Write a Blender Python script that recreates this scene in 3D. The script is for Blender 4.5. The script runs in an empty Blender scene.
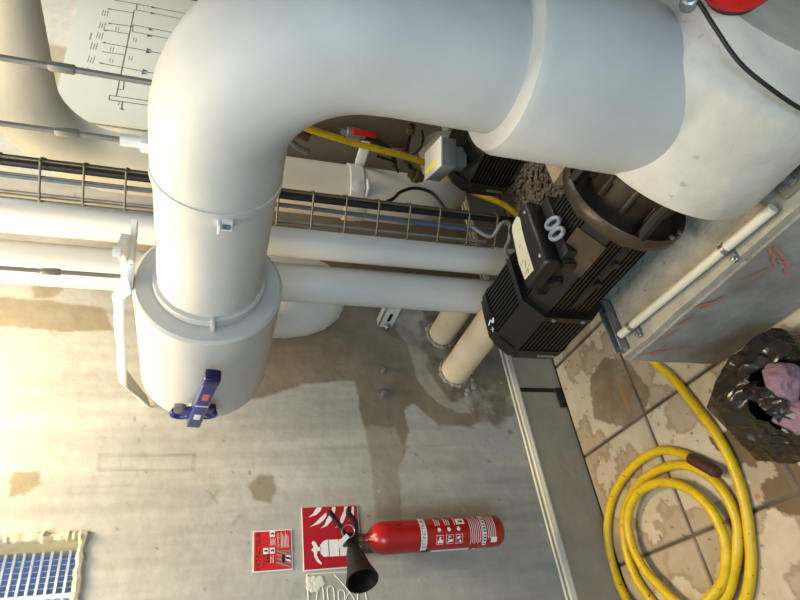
import bpy, bmesh, math, random
from mathutils import Vector, Matrix, noise
random.seed(7)
C = bpy.context.scene.collection
SC = bpy.context.scene
PI = math.pi

# ------------------------------------------------------------------ helpers
def lin(c):
    return tuple((x/12.92 if x <= .04045 else ((x+.055)/1.055)**2.4) for x in c)

def mat(name, rgb, rough=.6, metal=0.0, rgb2=None, nscale=8, amt=.5, bump=0.0, bscale=40, attr=False,
        spots=None, coat=0.0, emit=None, alpha=1.0, detail=6.0):
    m = bpy.data.materials.new(name); m.use_nodes = True
    nt = m.node_tree; b = nt.nodes['Principled BSDF']; L = nt.links.new
    b.inputs['Roughness'].default_value = rough; b.inputs['Metallic'].default_value = metal
    if coat: b.inputs['Coat Weight'].default_value = coat
    c1 = (*lin(rgb), 1)
    b.inputs['Base Color'].default_value = c1
    tc = nt.nodes.new('ShaderNodeTexCoord')
    col = None
    if attr:
        a = nt.nodes.new('ShaderNodeAttribute'); a.attribute_name = 'Col'; col = a.outputs['Color']
    if rgb2 is not None:
        n = nt.nodes.new('ShaderNodeTexNoise'); n.inputs['Scale'].default_value = nscale
        n.inputs['Detail'].default_value = detail; n.inputs['Roughness'].default_value = .62
        L(tc.outputs['Object'], n.inputs['Vector'])
        r = nt.nodes.new('ShaderNodeValToRGB')
        r.color_ramp.elements[0].position = .5-amt*.5; r.color_ramp.elements[1].position = .5+amt*.5
        r.color_ramp.elements[0].color = c1; r.color_ramp.elements[1].color = (*lin(rgb2), 1)
        L(n.outputs['Fac'], r.inputs['Fac'])
        if col is not None:
            mx = nt.nodes.new('ShaderNodeMix'); mx.data_type = 'RGBA'; mx.blend_type = 'MULTIPLY'
            mx.inputs[0].default_value = 1
            L(col, mx.inputs[6]); L(r.outputs['Color'], mx.inputs[7]); col = mx.outputs[2]
        else: col = r.outputs['Color']
    if spots:
        n2 = nt.nodes.new('ShaderNodeTexNoise'); n2.inputs['Scale'].default_value = spots[1]; n2.inputs['Detail'].default_value = 5
        L(tc.outputs['Object'], n2.inputs['Vector'])
        r2 = nt.nodes.new('ShaderNodeValToRGB'); r2.color_ramp.elements[0].position = spots[2]; r2.color_ramp.elements[1].position = spots[2]+.05
        r2.color_ramp.elements[0].color = (0,0,0,1); r2.color_ramp.elements[1].color = (1,1,1,1)
        L(n2.outputs['Fac'], r2.inputs['Fac'])
        mx2 = nt.nodes.new('ShaderNodeMix'); mx2.data_type = 'RGBA'
        L(r2.outputs['Color'], mx2.inputs[0])
        if col is not None: L(col, mx2.inputs[6])
        else: mx2.inputs[6].default_value = c1
        mx2.inputs[7].default_value = (*lin(spots[0]), 1); col = mx2.outputs[2]
    if col is not None: L(col, b.inputs['Base Color'])
    if bump:
        n3 = nt.nodes.new('ShaderNodeTexNoise'); n3.inputs['Scale'].default_value = bscale; n3.inputs['Detail'].default_value = 4
        L(tc.outputs['Object'], n3.inputs['Vector'])
        bp = nt.nodes.new('ShaderNodeBump'); bp.inputs['Strength'].default_value = bump; bp.inputs['Distance'].default_value = .01
        L(n3.outputs['Fac'], bp.inputs['Height']); L(bp.outputs['Normal'], b.inputs['Normal'])
    if emit:
        b.inputs['Emission Color'].default_value = (*lin(emit[0]), 1); b.inputs['Emission Strength'].default_value = emit[1]
    return m

class MB:
    """collects shapes, then links them as ONE mesh object"""
    def __init__(s): s.v = []; s.f = []; s.sm = []
    def add(s, vs, fs, smooth=True):
        o = len(s.v); s.v += [tuple(v) for v in vs]
        for f in fs: s.f.append(tuple(i+o for i in f)); s.sm.append(smooth)
        return s
    def bm(s, b, smooth=False):
        b.verts.index_update()
        s.add([v.co.copy() for v in b.verts], [[v.index for v in f.verts] for f in b.faces], smooth); b.free(); return s
    def box(s, lo, hi, bev=0.0, seg=2, M=None, smooth=False):
        b = bmesh.new(); bmesh.ops.create_cube(b, size=1)
        lo = Vector(lo); hi = Vector(hi); d = hi-lo; c = (hi+lo)/2
        for v in b.verts: v.co = Vector((v.co.x*d.x, v.co.y*d.y, v.co.z*d.z))+c
        if bev: bmesh.ops.bevel(b, geom=list(b.edges), offset=bev, segments=seg, affect='EDGES', profile=.5)
        if M is not None:
            for v in b.verts: v.co = M @ v.co
        return s.bm(b, smooth)
    def tube(s, pts, r, seg=16, caps=True, closed=False, dome=False, smooth=True):
        pts = [Vector(p) for p in pts]; n = len(pts)
        rs = r if isinstance(r, (list, tuple)) else [r]*n
        T = []
        for i in range(n):
            if closed: t = pts[(i+1) % n]-pts[i-1]
            else: t = pts[min(i+1, n-1)]-pts[max(i-1, 0)]
            T.append(t.normalized())
        u = T[0].orthogonal().normalized(); vs = []; fs = []
        for i in range(n):
            u = (u-T[i]*u.dot(T[i]))
            u = u.normalized() if u.length > 1e-6 else T[i].orthogonal().normalized()
            w = T[i].cross(u)
            for k in range(seg):
                a = 2*PI*k/seg
                vs.append(pts[i]+(u*math.cos(a)+w*math.sin(a))*rs[i])
        m = n if closed else n-1
        for i in range(m):
            for k in range(seg):
                j = (i+1) % n; k2 = (k+1) % seg
                fs.append((i*seg+k, i*seg+k2, j*seg+k2, j*seg+k))
        s.add(vs, fs, smooth)
        if caps and not closed:
            s.add(vs[:seg], [tuple(range(seg-1, -1, -1))], False); s.add(vs[-seg:], [tuple(range(seg))], False)
        return s
    def lathe(s, prof, o=(0,0,0), ax=(0,0,1), seg=48, smooth=True, caps=True):
        """prof: list of (radius, height along ax)"""
        o = Vector(o); ax = Vector(ax).normalized(); u = ax.orthogonal().normalized(); w = ax.cross(u)
        vs = []; fs = []
        for r, h in prof:
            for k in range(seg):
                a = 2*PI*k/seg; vs.append(o+ax*h+(u*math.cos(a)+w*math.sin(a))*max(r, 1e-5))
        for i in range(len(prof)-1):
            for k in range(seg):
                k2 = (k+1) % seg; fs.append((i*seg+k, i*seg+k2, (i+1)*seg+k2, (i+1)*seg+k))
        s.add(vs, fs, smooth)
        if caps:
            s.add(vs[:seg], [tuple(range(seg-1, -1, -1))], False); s.add(vs[-seg:], [tuple(range(seg))], False)
        return s
    def prism(s, poly, o, u, v, d, smooth=False):
        """polygon (a,b) in plane o + a*u + b*v, extruded by vector d"""
        o = Vector(o); u = Vector(u); v = Vector(v); d = Vector(d); n = len(poly)
        vs = [o+u*a+v*b for a, b in poly]; vs2 = [x+d for x in vs]
        fs = [tuple(range(n-1, -1, -1)), tuple(range(n, 2*n))]
        fs += [(i, (i+1) % n, n+(i+1) % n, n+i) for i in range(n)]
        return s.add(vs+vs2, fs, smooth)
    def build(s, name, m, parent=None, autosmooth=35):
        me = bpy.data.meshes.new(name)
        off = Vector(parent['_o']) if parent is not None else Vector((0,0,0))
        me.from_pydata([tuple(Vector(v)-off) for v in s.v], [], s.f); me.validate()
        b = bmesh.new(); b.from_mesh(me)
        bmesh.ops.remove_doubles(b, verts=b.verts, dist=1e-6); bmesh.ops.recalc_face_normals(b, faces=b.faces)
        b.to_mesh(me); b.free()
        for p in me.polygons: p.use_smooth = True
        me.set_sharp_from_angle(angle=math.radians(autosmooth))
        me.materials.append(m)
        o = bpy.data.objects.new(name, me); C.objects.link(o)
        if parent is not None: o.parent = parent
        o['_o'] = tuple(off)
        return o

def thing(name, label, cat, loc, group=None):
    o = bpy.data.objects.new(name, None); C.objects.link(o); o.location = loc; o.empty_display_size = .05
    o['_o'] = tuple(loc); o['label'] = label; o['category'] = cat
    if group: o['group'] = group
    return o
def tag(o, label, cat, group=None, kind=None):
    o['label'] = label; o['category'] = cat
    if group: o['group'] = group
    if kind: o['kind'] = kind
    return o
def structure(o): o['kind'] = 'structure'; return o

def smooth_path(pts, n=8, closed=False):
    P = [Vector(p) for p in pts]; out = []; N = len(P)
    for i in range(N if closed else N-1):
        g = (lambda j: P[j % N]) if closed else (lambda j: P[max(0, min(N-1, j))])
        p0, p1, p2, p3 = g(i-1), g(i), g(i+1), g(i+2)
        for k in range(n):
            t = k/n
            out.append(.5*((2*p1)+(p2-p0)*t+(2*p0-5*p1+4*p2-p3)*t*t+(3*p1-p0-3*p2+p3)*t**3))
    if not closed: out.append(P[-1])
    return out
def arc(c, u, v, r, a0, a1, n=16):
    c = Vector(c); u = Vector(u); v = Vector(v)
    return [c+u*r*math.cos(a0+(a1-a0)*i/n)+v*r*math.sin(a0+(a1-a0)*i/n) for i in range(n+1)]

def text_geo(body, size, depth=0.0, align='CENTER'):
    cu = bpy.data.curves.new('t', 'FONT'); cu.body = body; cu.size = size; cu.align_x = align; cu.align_y = 'CENTER'
    cu.resolution_u = 2
    o = bpy.data.objects.new('t', cu); C.objects.link(o)
    dg = bpy.context.evaluated_depsgraph_get(); dg.update()
    me = bpy.data.meshes.new_from_object(o.evaluated_get(dg))
    vs = [v.co.copy() for v in me.vertices]; fs = [tuple(p.vertices) for p in me.polygons]
    bpy.data.objects.remove(o); bpy.data.curves.remove(cu); bpy.data.meshes.remove(me)
    return vs, fs
def text_on(mb, body, size, o, u, v, sx=1.0, align='CENTER'):
    vs, fs = text_geo(body, size, align=align); o = Vector(o); u = Vector(u); v = Vector(v)
    mb.add([o+u*p.x*sx+v*p.y for p in vs], fs, False); return mb

def inpoly(x, y, P):
    c = False; j = len(P)-1
    for i in range(len(P)):
        if (P[i][1] > y) != (P[j][1] > y) and x < (P[j][0]-P[i][0])*(y-P[i][1])/(P[j][1]-P[i][1])+P[i][0]: c = not c
        j = i
    return c
_bb = {}
def cov(x, y, P, d=.0035):
    k = id(P)
    if k not in _bb: _bb[k] = (min(p[0] for p in P)-.01, max(p[0] for p in P)+.01, min(p[1] for p in P)-.01, max(p[1] for p in P)+.01)
    b = _bb[k]
    if not (b[0] < x < b[1] and b[2] < y < b[3]): return 0.0
    return (inpoly(x-d, y-d*.4, P)+inpoly(x+d, y+d*.4, P)+inpoly(x-d*.4, y+d, P)+inpoly(x+d*.4, y-d, P)+inpoly(x, y, P))/5
def nz(x, y, z=0.0, s=1.0): return noise.noise(Vector((x*s, y*s, z)))
def fbm(x, y, z=0.0, s=1.0, o=4):
    t = 0; a = 1; q = 0
    for i in range(o): t += a*noise.noise(Vector((x*s, y*s, z+7*i))); q += a; a *= .55; s *= 2.1
    return t/q
def mixc(a, b, t): t = max(0, min(1, t)); return tuple(x+(y-x)*t for x, y in zip(a, b))
def rng(a, b, st): n = max(1, round((b-a)/st)); return [a+(b-a)*i/n for i in range(n)]

# ------------------------------------------------------------------ materials
WHITE = mat('insulation_white', (.725,.72,.70), .55, rgb2=(.665,.66,.64), nscale=5, amt=.5, bump=.35, bscale=5)
WHITE2 = mat('painted_pipe_white', (.80,.80,.78), .45, rgb2=(.75,.74,.72), nscale=4, amt=.6, bump=.03, bscale=20)
DUSTY = mat('dusty_white', (.80,.775,.725), .6, rgb2=(.69,.665,.61), nscale=9, amt=.5, bump=.25, bscale=22, spots=((.66,.63,.57), 34, .67), detail=10)
CREAM = mat('cream_pipe', (.84,.78,.66), .5, rgb2=(.77,.70,.58), nscale=9, amt=.5, bump=.05, bscale=30)
TAPE = mat('white_tape', (.84,.83,.80), .45)
BLACK = mat('black_cast', (.055,.054,.053), .42, rgb2=(.078,.072,.065), nscale=14, amt=.5, bump=.12, bscale=90)
BLACKB = mat('black_body', (.05,.047,.043), .36, rgb2=(.115,.10,.083), nscale=10, amt=.5)
BRONZE = mat('dirty_flange', (.15,.125,.10), .38, metal=.3, rgb2=(.33,.27,.20), nscale=9, amt=.5, bump=.2, bscale=60)
BROWN = mat('greasy_casting', (.28,.22,.15), .45, metal=.2, rgb2=(.12,.10,.08), nscale=10, amt=.45)
STEEL = mat('galvanised', (.62,.63,.63), .38, metal=.75, rgb2=(.50,.51,.51), nscale=30, amt=.5)
WIRE = mat('tray_wire', (.40,.37,.31), .5, metal=.4)
CABLE = mat('black_cable', (.05,.05,.055), .5)
GREYC = mat('grey_cable', (.48,.48,.47), .5)
BLUEC = mat('blue_grey_cable', (.30,.34,.42), .5)
YEL = mat('yellow_hose', (.82,.69,.06), .42, rgb2=(.70,.57,.05), nscale=22, amt=.5, bump=.05, bscale=60, spots=((.36,.27,.06), 60, .66))
RUST = mat('brown_coupling', (.30,.17,.10), .55, rgb2=(.20,.11,.07), nscale=40, amt=.6)
RED = mat('extinguisher_red', (.62,.05,.035), .32, coat=.3, rgb2=(.57,.04,.03), nscale=3)
REDS = mat('sign_red', (.62,.04,.10), .5)
REDC = mat('card_red', (.72,.11,.11), .5)
SIGNW = mat('sign_white', (.84,.84,.84), .45)
HEADW = mat('dusty_header', (.82,.80,.74), .55, rgb2=(.75,.725,.66), nscale=5, amt=.6, bump=.05)
PRINTG = mat('print_grey', (.52,.47,.44), .5)
PRINTK = mat('print_black', (.10,.07,.07), .5)
PRINTD = mat('print_dark_red', (.33,.05,.06), .5)
RUBBER = mat('horn_black', (.055,.05,.047), .45, rgb2=(.09,.08,.07), nscale=14)
RINGM = mat('dull_zinc', (.55,.56,.58), .5, metal=.35)
BRASS = mat('brass', (.46,.40,.28), .35, metal=.8)
BLUE = mat('lever_blue', (.13,.16,.40), .32, rgb2=(.17,.20,.46), nscale=20)
BLUED = mat('lever_blue_dark', (.06,.06,.26), .3)
ORANGE = mat('print_orange', (.80,.36,.18), .5)
CONC = mat('concrete', (.63,.60,.53), .85, rgb2=(.53,.50,.44), nscale=9, amt=.6, bump=.35, bscale=45, spots=((.42,.38,.33), 38, .66))
LEDGE = mat('ledge_grey', (.66,.655,.63), .8, rgb2=(.58,.575,.55), nscale=11, amt=.6, bump=.15, bscale=50)
ROD = mat('threaded_rod', (.50,.48,.44), .5, metal=.5)
PAPER = mat('paper', (.82,.79,.68), .8, rgb2=(.76,.73,.62), nscale=30)
BOARD = mat('board_white', (.80,.81,.77), .4)
BAG = mat('bag_plastic', (.13,.11,.09), .27, rgb2=(.17,.148,.125), nscale=9, bump=.12, bscale=14)
_nt = BAG.node_tree; _b = _nt.nodes['Principled BSDF']; _tc = _nt.nodes.new('ShaderNodeTexCoord')
_nz = _nt.nodes.new('ShaderNodeTexNoise'); _nz.inputs['Scale'].default_value = 5
_mx = _nt.nodes.new('ShaderNodeMix'); _mx.data_type = 'RGBA'; _mx.blend_type = 'LINEAR_LIGHT'; _mx.inputs[0].default_value = .12
_vo = _nt.nodes.new('ShaderNodeTexVoronoi'); _vo.inputs['Scale'].default_value = 17
_bp = _nt.nodes.new('ShaderNodeBump'); _bp.inputs['Strength'].default_value = .75; _bp.inputs['Distance'].default_value = .03
_nt.links.new(_tc.outputs['Object'], _nz.inputs['Vector']); _nt.links.new(_tc.outputs['Object'], _mx.inputs[6]); _nt.links.new(_nz.outputs['Color'], _mx.inputs[7])
_nt.links.new(_mx.outputs[2], _vo.inputs['Vector']); _nt.links.new(_vo.outputs['Distance'], _bp.inputs['Height']); _nt.links.new(_bp.outputs['Normal'], _b.inputs['Normal'])
RAG = mat('pink_cloth', (.52,.41,.45), .85, rgb2=(.42,.33,.37), nscale=20, bump=.4, bscale=60)
GAPD = mat('dark_gap', (.06,.055,.05), .9)
TARB = mat('tar_black', (.03,.03,.03), .6)
REDP = mat('red_paint', (.74,.36,.31), .8, rgb2=(.62,.45,.40), nscale=60)
GLUE = mat('glue', (.80,.785,.73), .7)
DIRT = mat('dirt', (.34,.30,.24), .95, rgb2=(.22,.19,.15), nscale=30, bump=.8, bscale=60)
STONE = mat('stone', (.56,.51,.43), .9, rgb2=(.30,.26,.21), nscale=35, amt=.4)
SMALLG = mat('box_grey', (.70,.71,.69), .45)
SMALLG2 = mat('box_grey_dark', (.45,.46,.45), .5)
STICK = mat('sticker_yellow', (.86,.80,.16), .5)
OLD = mat('old_brown_pipe', (.40,.36,.30), .6, rgb2=(.30,.26,.21), nscale=6)
REDH = mat('red_plastic', (.72,.06,.05), .35)

# ------------------------------------------------------------------ the setting
def grid_mesh(name, us, vs_, f, col, m, skip=None):
    """grid of points f(u,v) with a colour per vertex"""
    V = [f(u, v) for v in vs_ for u in us]; n = len(us); F = []
    for j in range(len(vs_)-1):
        for i in range(n-1):
            if skip and skip((us[i]+us[i+1])/2, (vs_[j]+vs_[j+1])/2): continue
            F.append((j*n+i, j*n+i+1, (j+1)*n+i+1, (j+1)*n+i))
    me = bpy.data.meshes.new(name); me.from_pydata(V, [], F)
    at = me.color_attributes.new('Col', 'FLOAT_COLOR', 'POINT')
    k = 0
    for v in vs_:
        for u in us:
            at.data[k].color = (*lin(col(u, v)), 1); k += 1
    me.materials.append(m)
    for p in me.polygons: p.use_smooth = True
    o = bpy.data.objects.new(name, me); C.objects.link(o); o['_o'] = (0,0,0)
    return structure(o)

WALLM = mat('wall_concrete', (1,1,1), .8, rgb2=(.86,.855,.84), nscale=17, amt=.7, bump=.22, bscale=26, attr=True, detail=9)
TILEM = mat('floor_tile', (1,1,1), .7, rgb2=(.90,.88,.84), nscale=20, amt=.6, bump=.08, bscale=40, attr=True)

S1 = [(1.432,1.447),(.999,1.339),(1.0,1.26),(1.057,1.118),(1.083,.939),(1.075,.899),(.913,.886),(.805,.874),(.717,.868),(.54,.873),(.535,.778),(.715,.769),(.791,.73),(.871,.702),(.956,.711),(.982,.673),(.892,.569),(.883,.44),(.95,.30),(1.043,.212),(1.203,.2),(2.2,.2),(2.2,1.447)]
S1b = [(.885,.905),(.79,.874),(.54,.873),(.40,.87),(.40,.78),(.54,.778),(.715,.769),(.80,.735),(.885,.76)]
S2 = [(1.491,.71),(1.333,.694),(1.259,.65),(1.114,.64),(1.023,.598),(.983,.552),(.94,.464),(.967,.33),(1.076,.271),(1.059,.402),(1.132,.502),(1.239,.543),(1.394,.549),(1.504,.555)]
S3 = [(.677,1.305),(.714,1.266),(.705,1.226),(.657,1.209),(.614,1.233),(.626,1.285)]
S4 = [(.71,2.005),(.741,2.001),(.739,1.933),(.701,1.923),(.675,1.95),(.664,1.997)]
S5 = [(1.382,2.3),(1.384,2.056),(1.364,1.838),(1.268,1.801),(1.252,1.936),(1.268,2.3)]
S6 = [(1.448,2.1),(1.449,1.986),(1.396,2.01),(1.391,2.073)]
S7 = [(1.40,.58),(1.20,.60),(1.08,.545),(1.0,.50),(1.06,.38),(1.25,.33),(1.5,.40)]
def wall_col(x, z):
    n1 = fbm(x, z, 1, 16, 3); n2 = fbm(x, z, 5, 16, 3)
    wx = x+.012*n1; wz = z+.012*n2; hx = x+.005*n1; hz_ = z+.005*n2
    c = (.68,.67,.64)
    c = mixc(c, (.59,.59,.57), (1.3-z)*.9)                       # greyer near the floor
    s = fbm(x*2.2, z*.35, 3, 3.2, 4)+.6*fbm(x*3.5, z*.25, 8, 9, 3); c = tuple(k*(1+.17*s) for k in c)
    s = fbm(x, z, 9, 1.7, 3); c = tuple(k*(1+.09*s) for k in c)
    st = fbm(x*7, z*.25, 4, 3, 3)
    if st > .28: c = mixc(c, (.50,.48,.44), (st-.28)*1.4)
    k = cov(wx, wz, S1)
    if k:
        d = mixc((.52,.475,.41), (.44,.40,.345), .5+fbm(x, z, 2, 5)+.5*fbm(x, z, 12, 22, 3))
        d = mixc(d, c, .5*cov(wx, wz, S1b))
        c = mixc(c, d, k)
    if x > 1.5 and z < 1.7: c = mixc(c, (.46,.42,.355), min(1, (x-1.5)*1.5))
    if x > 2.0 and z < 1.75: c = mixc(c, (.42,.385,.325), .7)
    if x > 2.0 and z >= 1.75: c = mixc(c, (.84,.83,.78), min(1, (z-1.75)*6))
    if 2.3 < x < 2.95 and z > 2.16 : c = mixc(c, (.70,.65,.54), .8)
    k = cov(wx, wz, S2)
    if k: c = mixc(c, mixc((.66,.635,.59), (.54,.515,.47), .5+1.2*fbm(x, z, 6, 9)+.6*fbm(x, z, 13, 30, 3)), k)
    k = cov(wx+.012, wz, S7)
    if k: c = mixc(c, mixc((.40,.36,.31), (.57,.54,.49), .45+1.6*fbm(x, z, 8, 16)), k)
    dd = math.hypot((wx-.98)/.11, (wz-.33)/.09)
    if dd < 1: c = mixc(c, mixc((.37,.33,.29), (.60,.57,.52), .4+2*fbm(x, z, 11, 18)), .8*min(1, (1-dd)*4))
    if dd < 1.5:
        q = fbm(x, z, 15, 13)
        if q > .08: c = mixc(c, (.43,.395,.35), .6*min(1, (q-.08)*12))
    c = mixc(c, (.51,.47,.395), .75*cov(hx, hz_, S3))
    c = mixc(c, (.52,.465,.36), .75*cov(hx, hz_, S4))
    c = mixc(c, (.53,.475,.375), .7*max(cov(wx, wz, S5), cov(wx, wz, S6)))
    # scribbled pencil marks and scratches
    for (ax, az_, bx, bz) in ((.79,1.771,.785,1.484),(.785,1.484,.733,1.484),(.733,1.484,.741,1.769),(.741,1.769,.79,1.771),(1.229,.769,.831,.777),(.993,.826,.996,.615),(.62,1.43,.66,1.40),(.66,1.43,.62,1.40),(.55,1.35,.58,1.33),(1.0,1.62,1.1,1.67)):
        L = math.hypot(bx-ax, bz-az_); t = max(0, min(1, ((x-ax)*(bx-ax)+(z-az_)*(bz-az_))/L/L))
        dl = math.hypot(x-ax-t*(bx-ax), z-az_-t*(bz-az_))
        if dl < .007: c = mixc(c, (.42,.40,.37), .38*(1-dl/.007))
    q = nz(x, z, 3.3, 55)
    if q > .70: c = mixc(c, (.38,.36,.32), min(.7, (q-.70)*8))
    q = nz(x, z, 8.3, 40)
    if q > .70 and z < 1.3: c = mixc(c, (.80,.79,.76), min(.6, (q-.7)*8))
    return c
WX0, WX1, WZ0, WZ1 = -.12, .527, 1.787, 2.36    # window opening
us = rng(-2.0, -.12, .2)+rng(-.12, .19, .03)+rng(.19, .527, .007)+rng(.527, 1.5, .007)+rng(1.5, 3.6, .03)+[3.6, 4.2]
vs_ = rng(-.05, .18, .05)+rng(.18, 1.3, .007)+rng(1.3, 1.787, .007)+rng(1.787, 2.22, .009)+rng(2.22, 2.36, .02)+rng(2.36, 3.2, .1)+[3.2]
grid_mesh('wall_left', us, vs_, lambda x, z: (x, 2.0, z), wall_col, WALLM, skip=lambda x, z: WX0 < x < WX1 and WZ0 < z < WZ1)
structure(MB().box((4.2, -3, -.05), (4.3, 2.1, 3.2)).build('wall_back', mat('back_wall', (.56,.53,.47), .9, rgb2=(.46,.43,.38), nscale=3, bump=.2)))

TS = .4076; TX = .3175; TY = 1.945                         # tile grid
def tile_h(x, y):
    u = ((x-TX)/TS) % 1; v = ((TY-y)/TS) % 1
    return min(u, 1-u, v if (TY-y) > .1 else 1, 1-v)*TS
DAMP = [(.56,1.32),(.54,1.25),(.46,1.15),(.36,1.09),(.28,1.03),(.24,1.12),(.29,1.215),(.32,1.255),(.40,1.262),(.45,1.262),(.50,1.312)]
def floor_col(x, y):
    if x > 1.75 and y > .2:
        g = fbm(x, y, 2, 6); return mixc((.42,.385,.325), (.53,.49,.42), .5+g)
    i = math.floor((x-TX)/TS); j = math.floor((TY-y)/TS); h = random.Random(i*31+j*7).random()
    c = mixc((.76,.715,.63), (.67,.625,.545), h*.7+.15+.9*fbm(x, y, i+3*j, 4))
    r = fbm(x, y, 20, 5.0, 4)
    if .02 < r < .10: c = mixc(c, (.42,.34,.24), .45)
    elif r > .10: c = mixc(c, (.53,.46,.37), .45)
    if inpoly(x+.02*fbm(x, y, 3, 15), y+.02*fbm(x, y, 9, 15), [(.83,1.80),(.72,1.64),(.72,1.54),(.78,1.47),(.93,1.52),(1.0,1.62),(.98,1.74)]):
        e = fbm(x, y, 33, 7); c = mixc((.43,.36,.28), (.60,.54,.46), .45+1.3*e)
    if math.hypot((x-.83)/.07, (y-1.60)/.007) < 1: c = mixc(c, (.66,.47,.20), .8)
    if inpoly(x+.03*fbm(x, y, 3, 12), y+.03*fbm(x, y, 9, 12), DAMP):
        c = mixc((.40,.325,.225), (.34,.28,.20), .5+fbm(x, y, 5, 9))
        if fbm(x, y, 44, 9) > .16: c = (.60,.55,.47)
    if math.hypot(x-.347, y-1.253) < .009: c = mixc(c, (.62,.42,.16), .8)
    d = tile_h(x, y)
    if d < .0045: c = mixc((.20,.17,.14), (.48,.43,.36), .35+.9*fbm(x, y, 7, 9))
    elif d < .013: c = mixc(c, (.50,.44,.36), .25)
    if nz(x, y, 3.3, 60) > .62: c = mixc(c, (.36,.30,.23), .7)
    return c
def floor_pt(x, y):
    if x > 1.75: return (x, y, 0)
    return (x, y, -.006 if tile_h(x, y) < .0045 else 0)
fus = rng(-2.5, -.1, .2)+rng(-.1, 1.25, .006)+rng(1.25, 2.5, .03)+rng(2.5, 4.2, .2)+[4.2]
fvs = rng(-3, .7, .2)+rng(.7, 1.93, .006)+[1.93]
grid_mesh('floor', fus, fvs, floor_pt, floor_col, TILEM)
structure(MB().box((-2, 1.93, -.03), (2.4, 1.947, -.004)).build('trim_1', GAPD))          # the dark gap along the tiles
# low concrete ledge with its riser at the foot of the wall
structure(MB().box((-2, 1.946, -.05), (3.2, 2.02, .198)).build('baseboard_left', mat('riser_grey', (.58,.55,.495), .85, rgb2=(.49,.465,.42), nscale=9, amt=.6, bump=.15, bscale=40)))
structure(MB().box((-2, 1.9435, .196), (3.2, 2.02, .206), .003).build('trim_2', LEDGE))

# window in the wall
structure(MB().box((WX0-.02, 2.16, WZ0-.02), (WX1+.02, 2.2, WZ1+.02)).build('window_1', mat('window_glass', (.46,.58,.80), .25, rgb2=(.40,.51,.72), nscale=5)))
w1 = bpy.data.objects['window_1']
mb = MB()
for i in range(23): mb.box((WX0, 2.104, WZ0+.012+.0245*i-.0035), (WX1, 2.112, WZ0+.012+.0245*i+.0035))
for x in (.40, .22, .04): mb.box((x-.006, 2.098, WZ0), (x+.006, 2.115, WZ1))
for i in range(40): mb.box((WX0+.016*i, 2.109, WZ0), (WX0+.016*i+.0012, 2.111, WZ1))
bars = mb.build('grille', mat('grille_blue', (.74,.77,.84), .4)); bars.parent = w1
mb = MB()
CR = mat('window_reveal', (.80,.76,.62), .7, rgb2=(.68,.63,.48), nscale=14, bump=.2)
mb.box((WX1, 2.0, WZ0-.01), (WX1+.02, 2.2, WZ1)); mb.box((WX0-.02, 2.0, WZ0-.02), (WX1+.02, 2.2, WZ0)); mb.box((WX0-.02, 2.0, WZ0), (WX0, 2.2, WZ1)); mb.box((WX0, 2.0, WZ1), (WX1, 2.2, WZ1+.02))
fr = mb.build('window_frame', CR); fr.parent = w1
# rough plaster bead round the opening
mb = MB(); pts = []
for i in range(60): pts.append((WX0+(WX1-WX0+.02)*i/59, 1.998, WZ0-.012+.010*fbm(i*.3, 1.7)))
mb.tube(pts, [.011+.010*fbm(i*.9, 4.1)+.002*random.random() for i in range(60)], 8)
pts = [(WX1+.013+.010*fbm(i*.35, 9.2), 1.998, WZ0-.02+(WZ1-WZ0)*i/69) for i in range(70)]
mb.tube(pts, [.012+.012*fbm(i*.8, 2.3)+.003*random.random() for i in range(70)], 8)
pb = mb.build('plaster_edge', mat('plaster', (.80,.77,.68), .9, rgb2=(.62,.56,.44), nscale=30, bump=.5)); pb.parent = w1

# ------------------------------------------------------------------ main pipe run
PX, PY, PZ, PR, RB = .95, .517, 1.47, .127, .25
pipe = thing('insulated_pipe', 'thick white insulated pipe rising from the near pump and bending to the wall', 'pipe', (PX, PY, .60))
path = [(PX, PY, z) for z in (.72, .8, .9, 1.0, 1.1, 1.18)]+[Vector((PX, PY+RB, PZ-RB))+Vector((0, -RB*math.cos(a), RB*math.sin(a))) for a in [PI/2*i/16 for i in range(17)]]
rs = [PR]*6+[PR+.004*math.sin(PI*i/16)+.002 for i in range(17)]
path += [(PX, PY+RB+d, PZ) for d in (.03, .06, .097)]; rs += [PR+.003]*3
MB().tube(path, rs, 56).build('pipe_elbow', WHITE, pipe)
MB().tube([(PX, .86, PZ), (PX, 1.0, PZ), (PX, 1.28, PZ)], [PR-.001, PR-.001, PR-.001], 56).build('straight_section', WHITE, pipe)
MB().lathe([(PR, -.011), (PR+.0055, -.009), (PR+.0055, .009), (PR, .011)], (PX, .868, PZ), (0,1,0), 56, caps=False).build('joint_band', WHITE, pipe)
# lifted strap end on the band
mb = MB(); mb.box((PX-PR-.022, .872, PZ-.012), (PX-PR+.004, .898, PZ-.006), .001); mb.box((PX-PR-.010, .872, PZ-.035), (PX-PR+.004, .900, PZ-.012), .002)
mb.build('strap_end', TAPE, pipe)
MB().box((PX-PR-.013, .880, PZ-.031), (PX-PR-.008, .892, PZ-.016), .001).build('strap_gap_shade', mat('strap_shadow', (.35,.42,.46), .7), pipe)  # dark plate coloured as the shade inside the lifted strap end
mb = MB(); mb.lathe([(PR-.002, -.012), (PR+.009, -.010), (PR+.009, .012), (PR, .014)], (PX, 1.236, PZ), (0,1,0), 56, caps=False)
mb.box((PX-PR-.026, 1.220, PZ-.018), (PX-PR+.004, 1.250, PZ-.008), .002)
mb.build('collar', WHITE, pipe)
# sleeve of thicker insulation down to the pump, its top edge a rounded step
SR = .1645
MB().lathe([(PR-.01, .992), (SR-.022, .990), (SR-.008, .984), (SR, .966), (SR, .80), (SR, .62), (SR+.006, .56)], (PX, PY, 0), (0,0,1), 64, caps=False).build('sleeve', WHITE, pipe)

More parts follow.
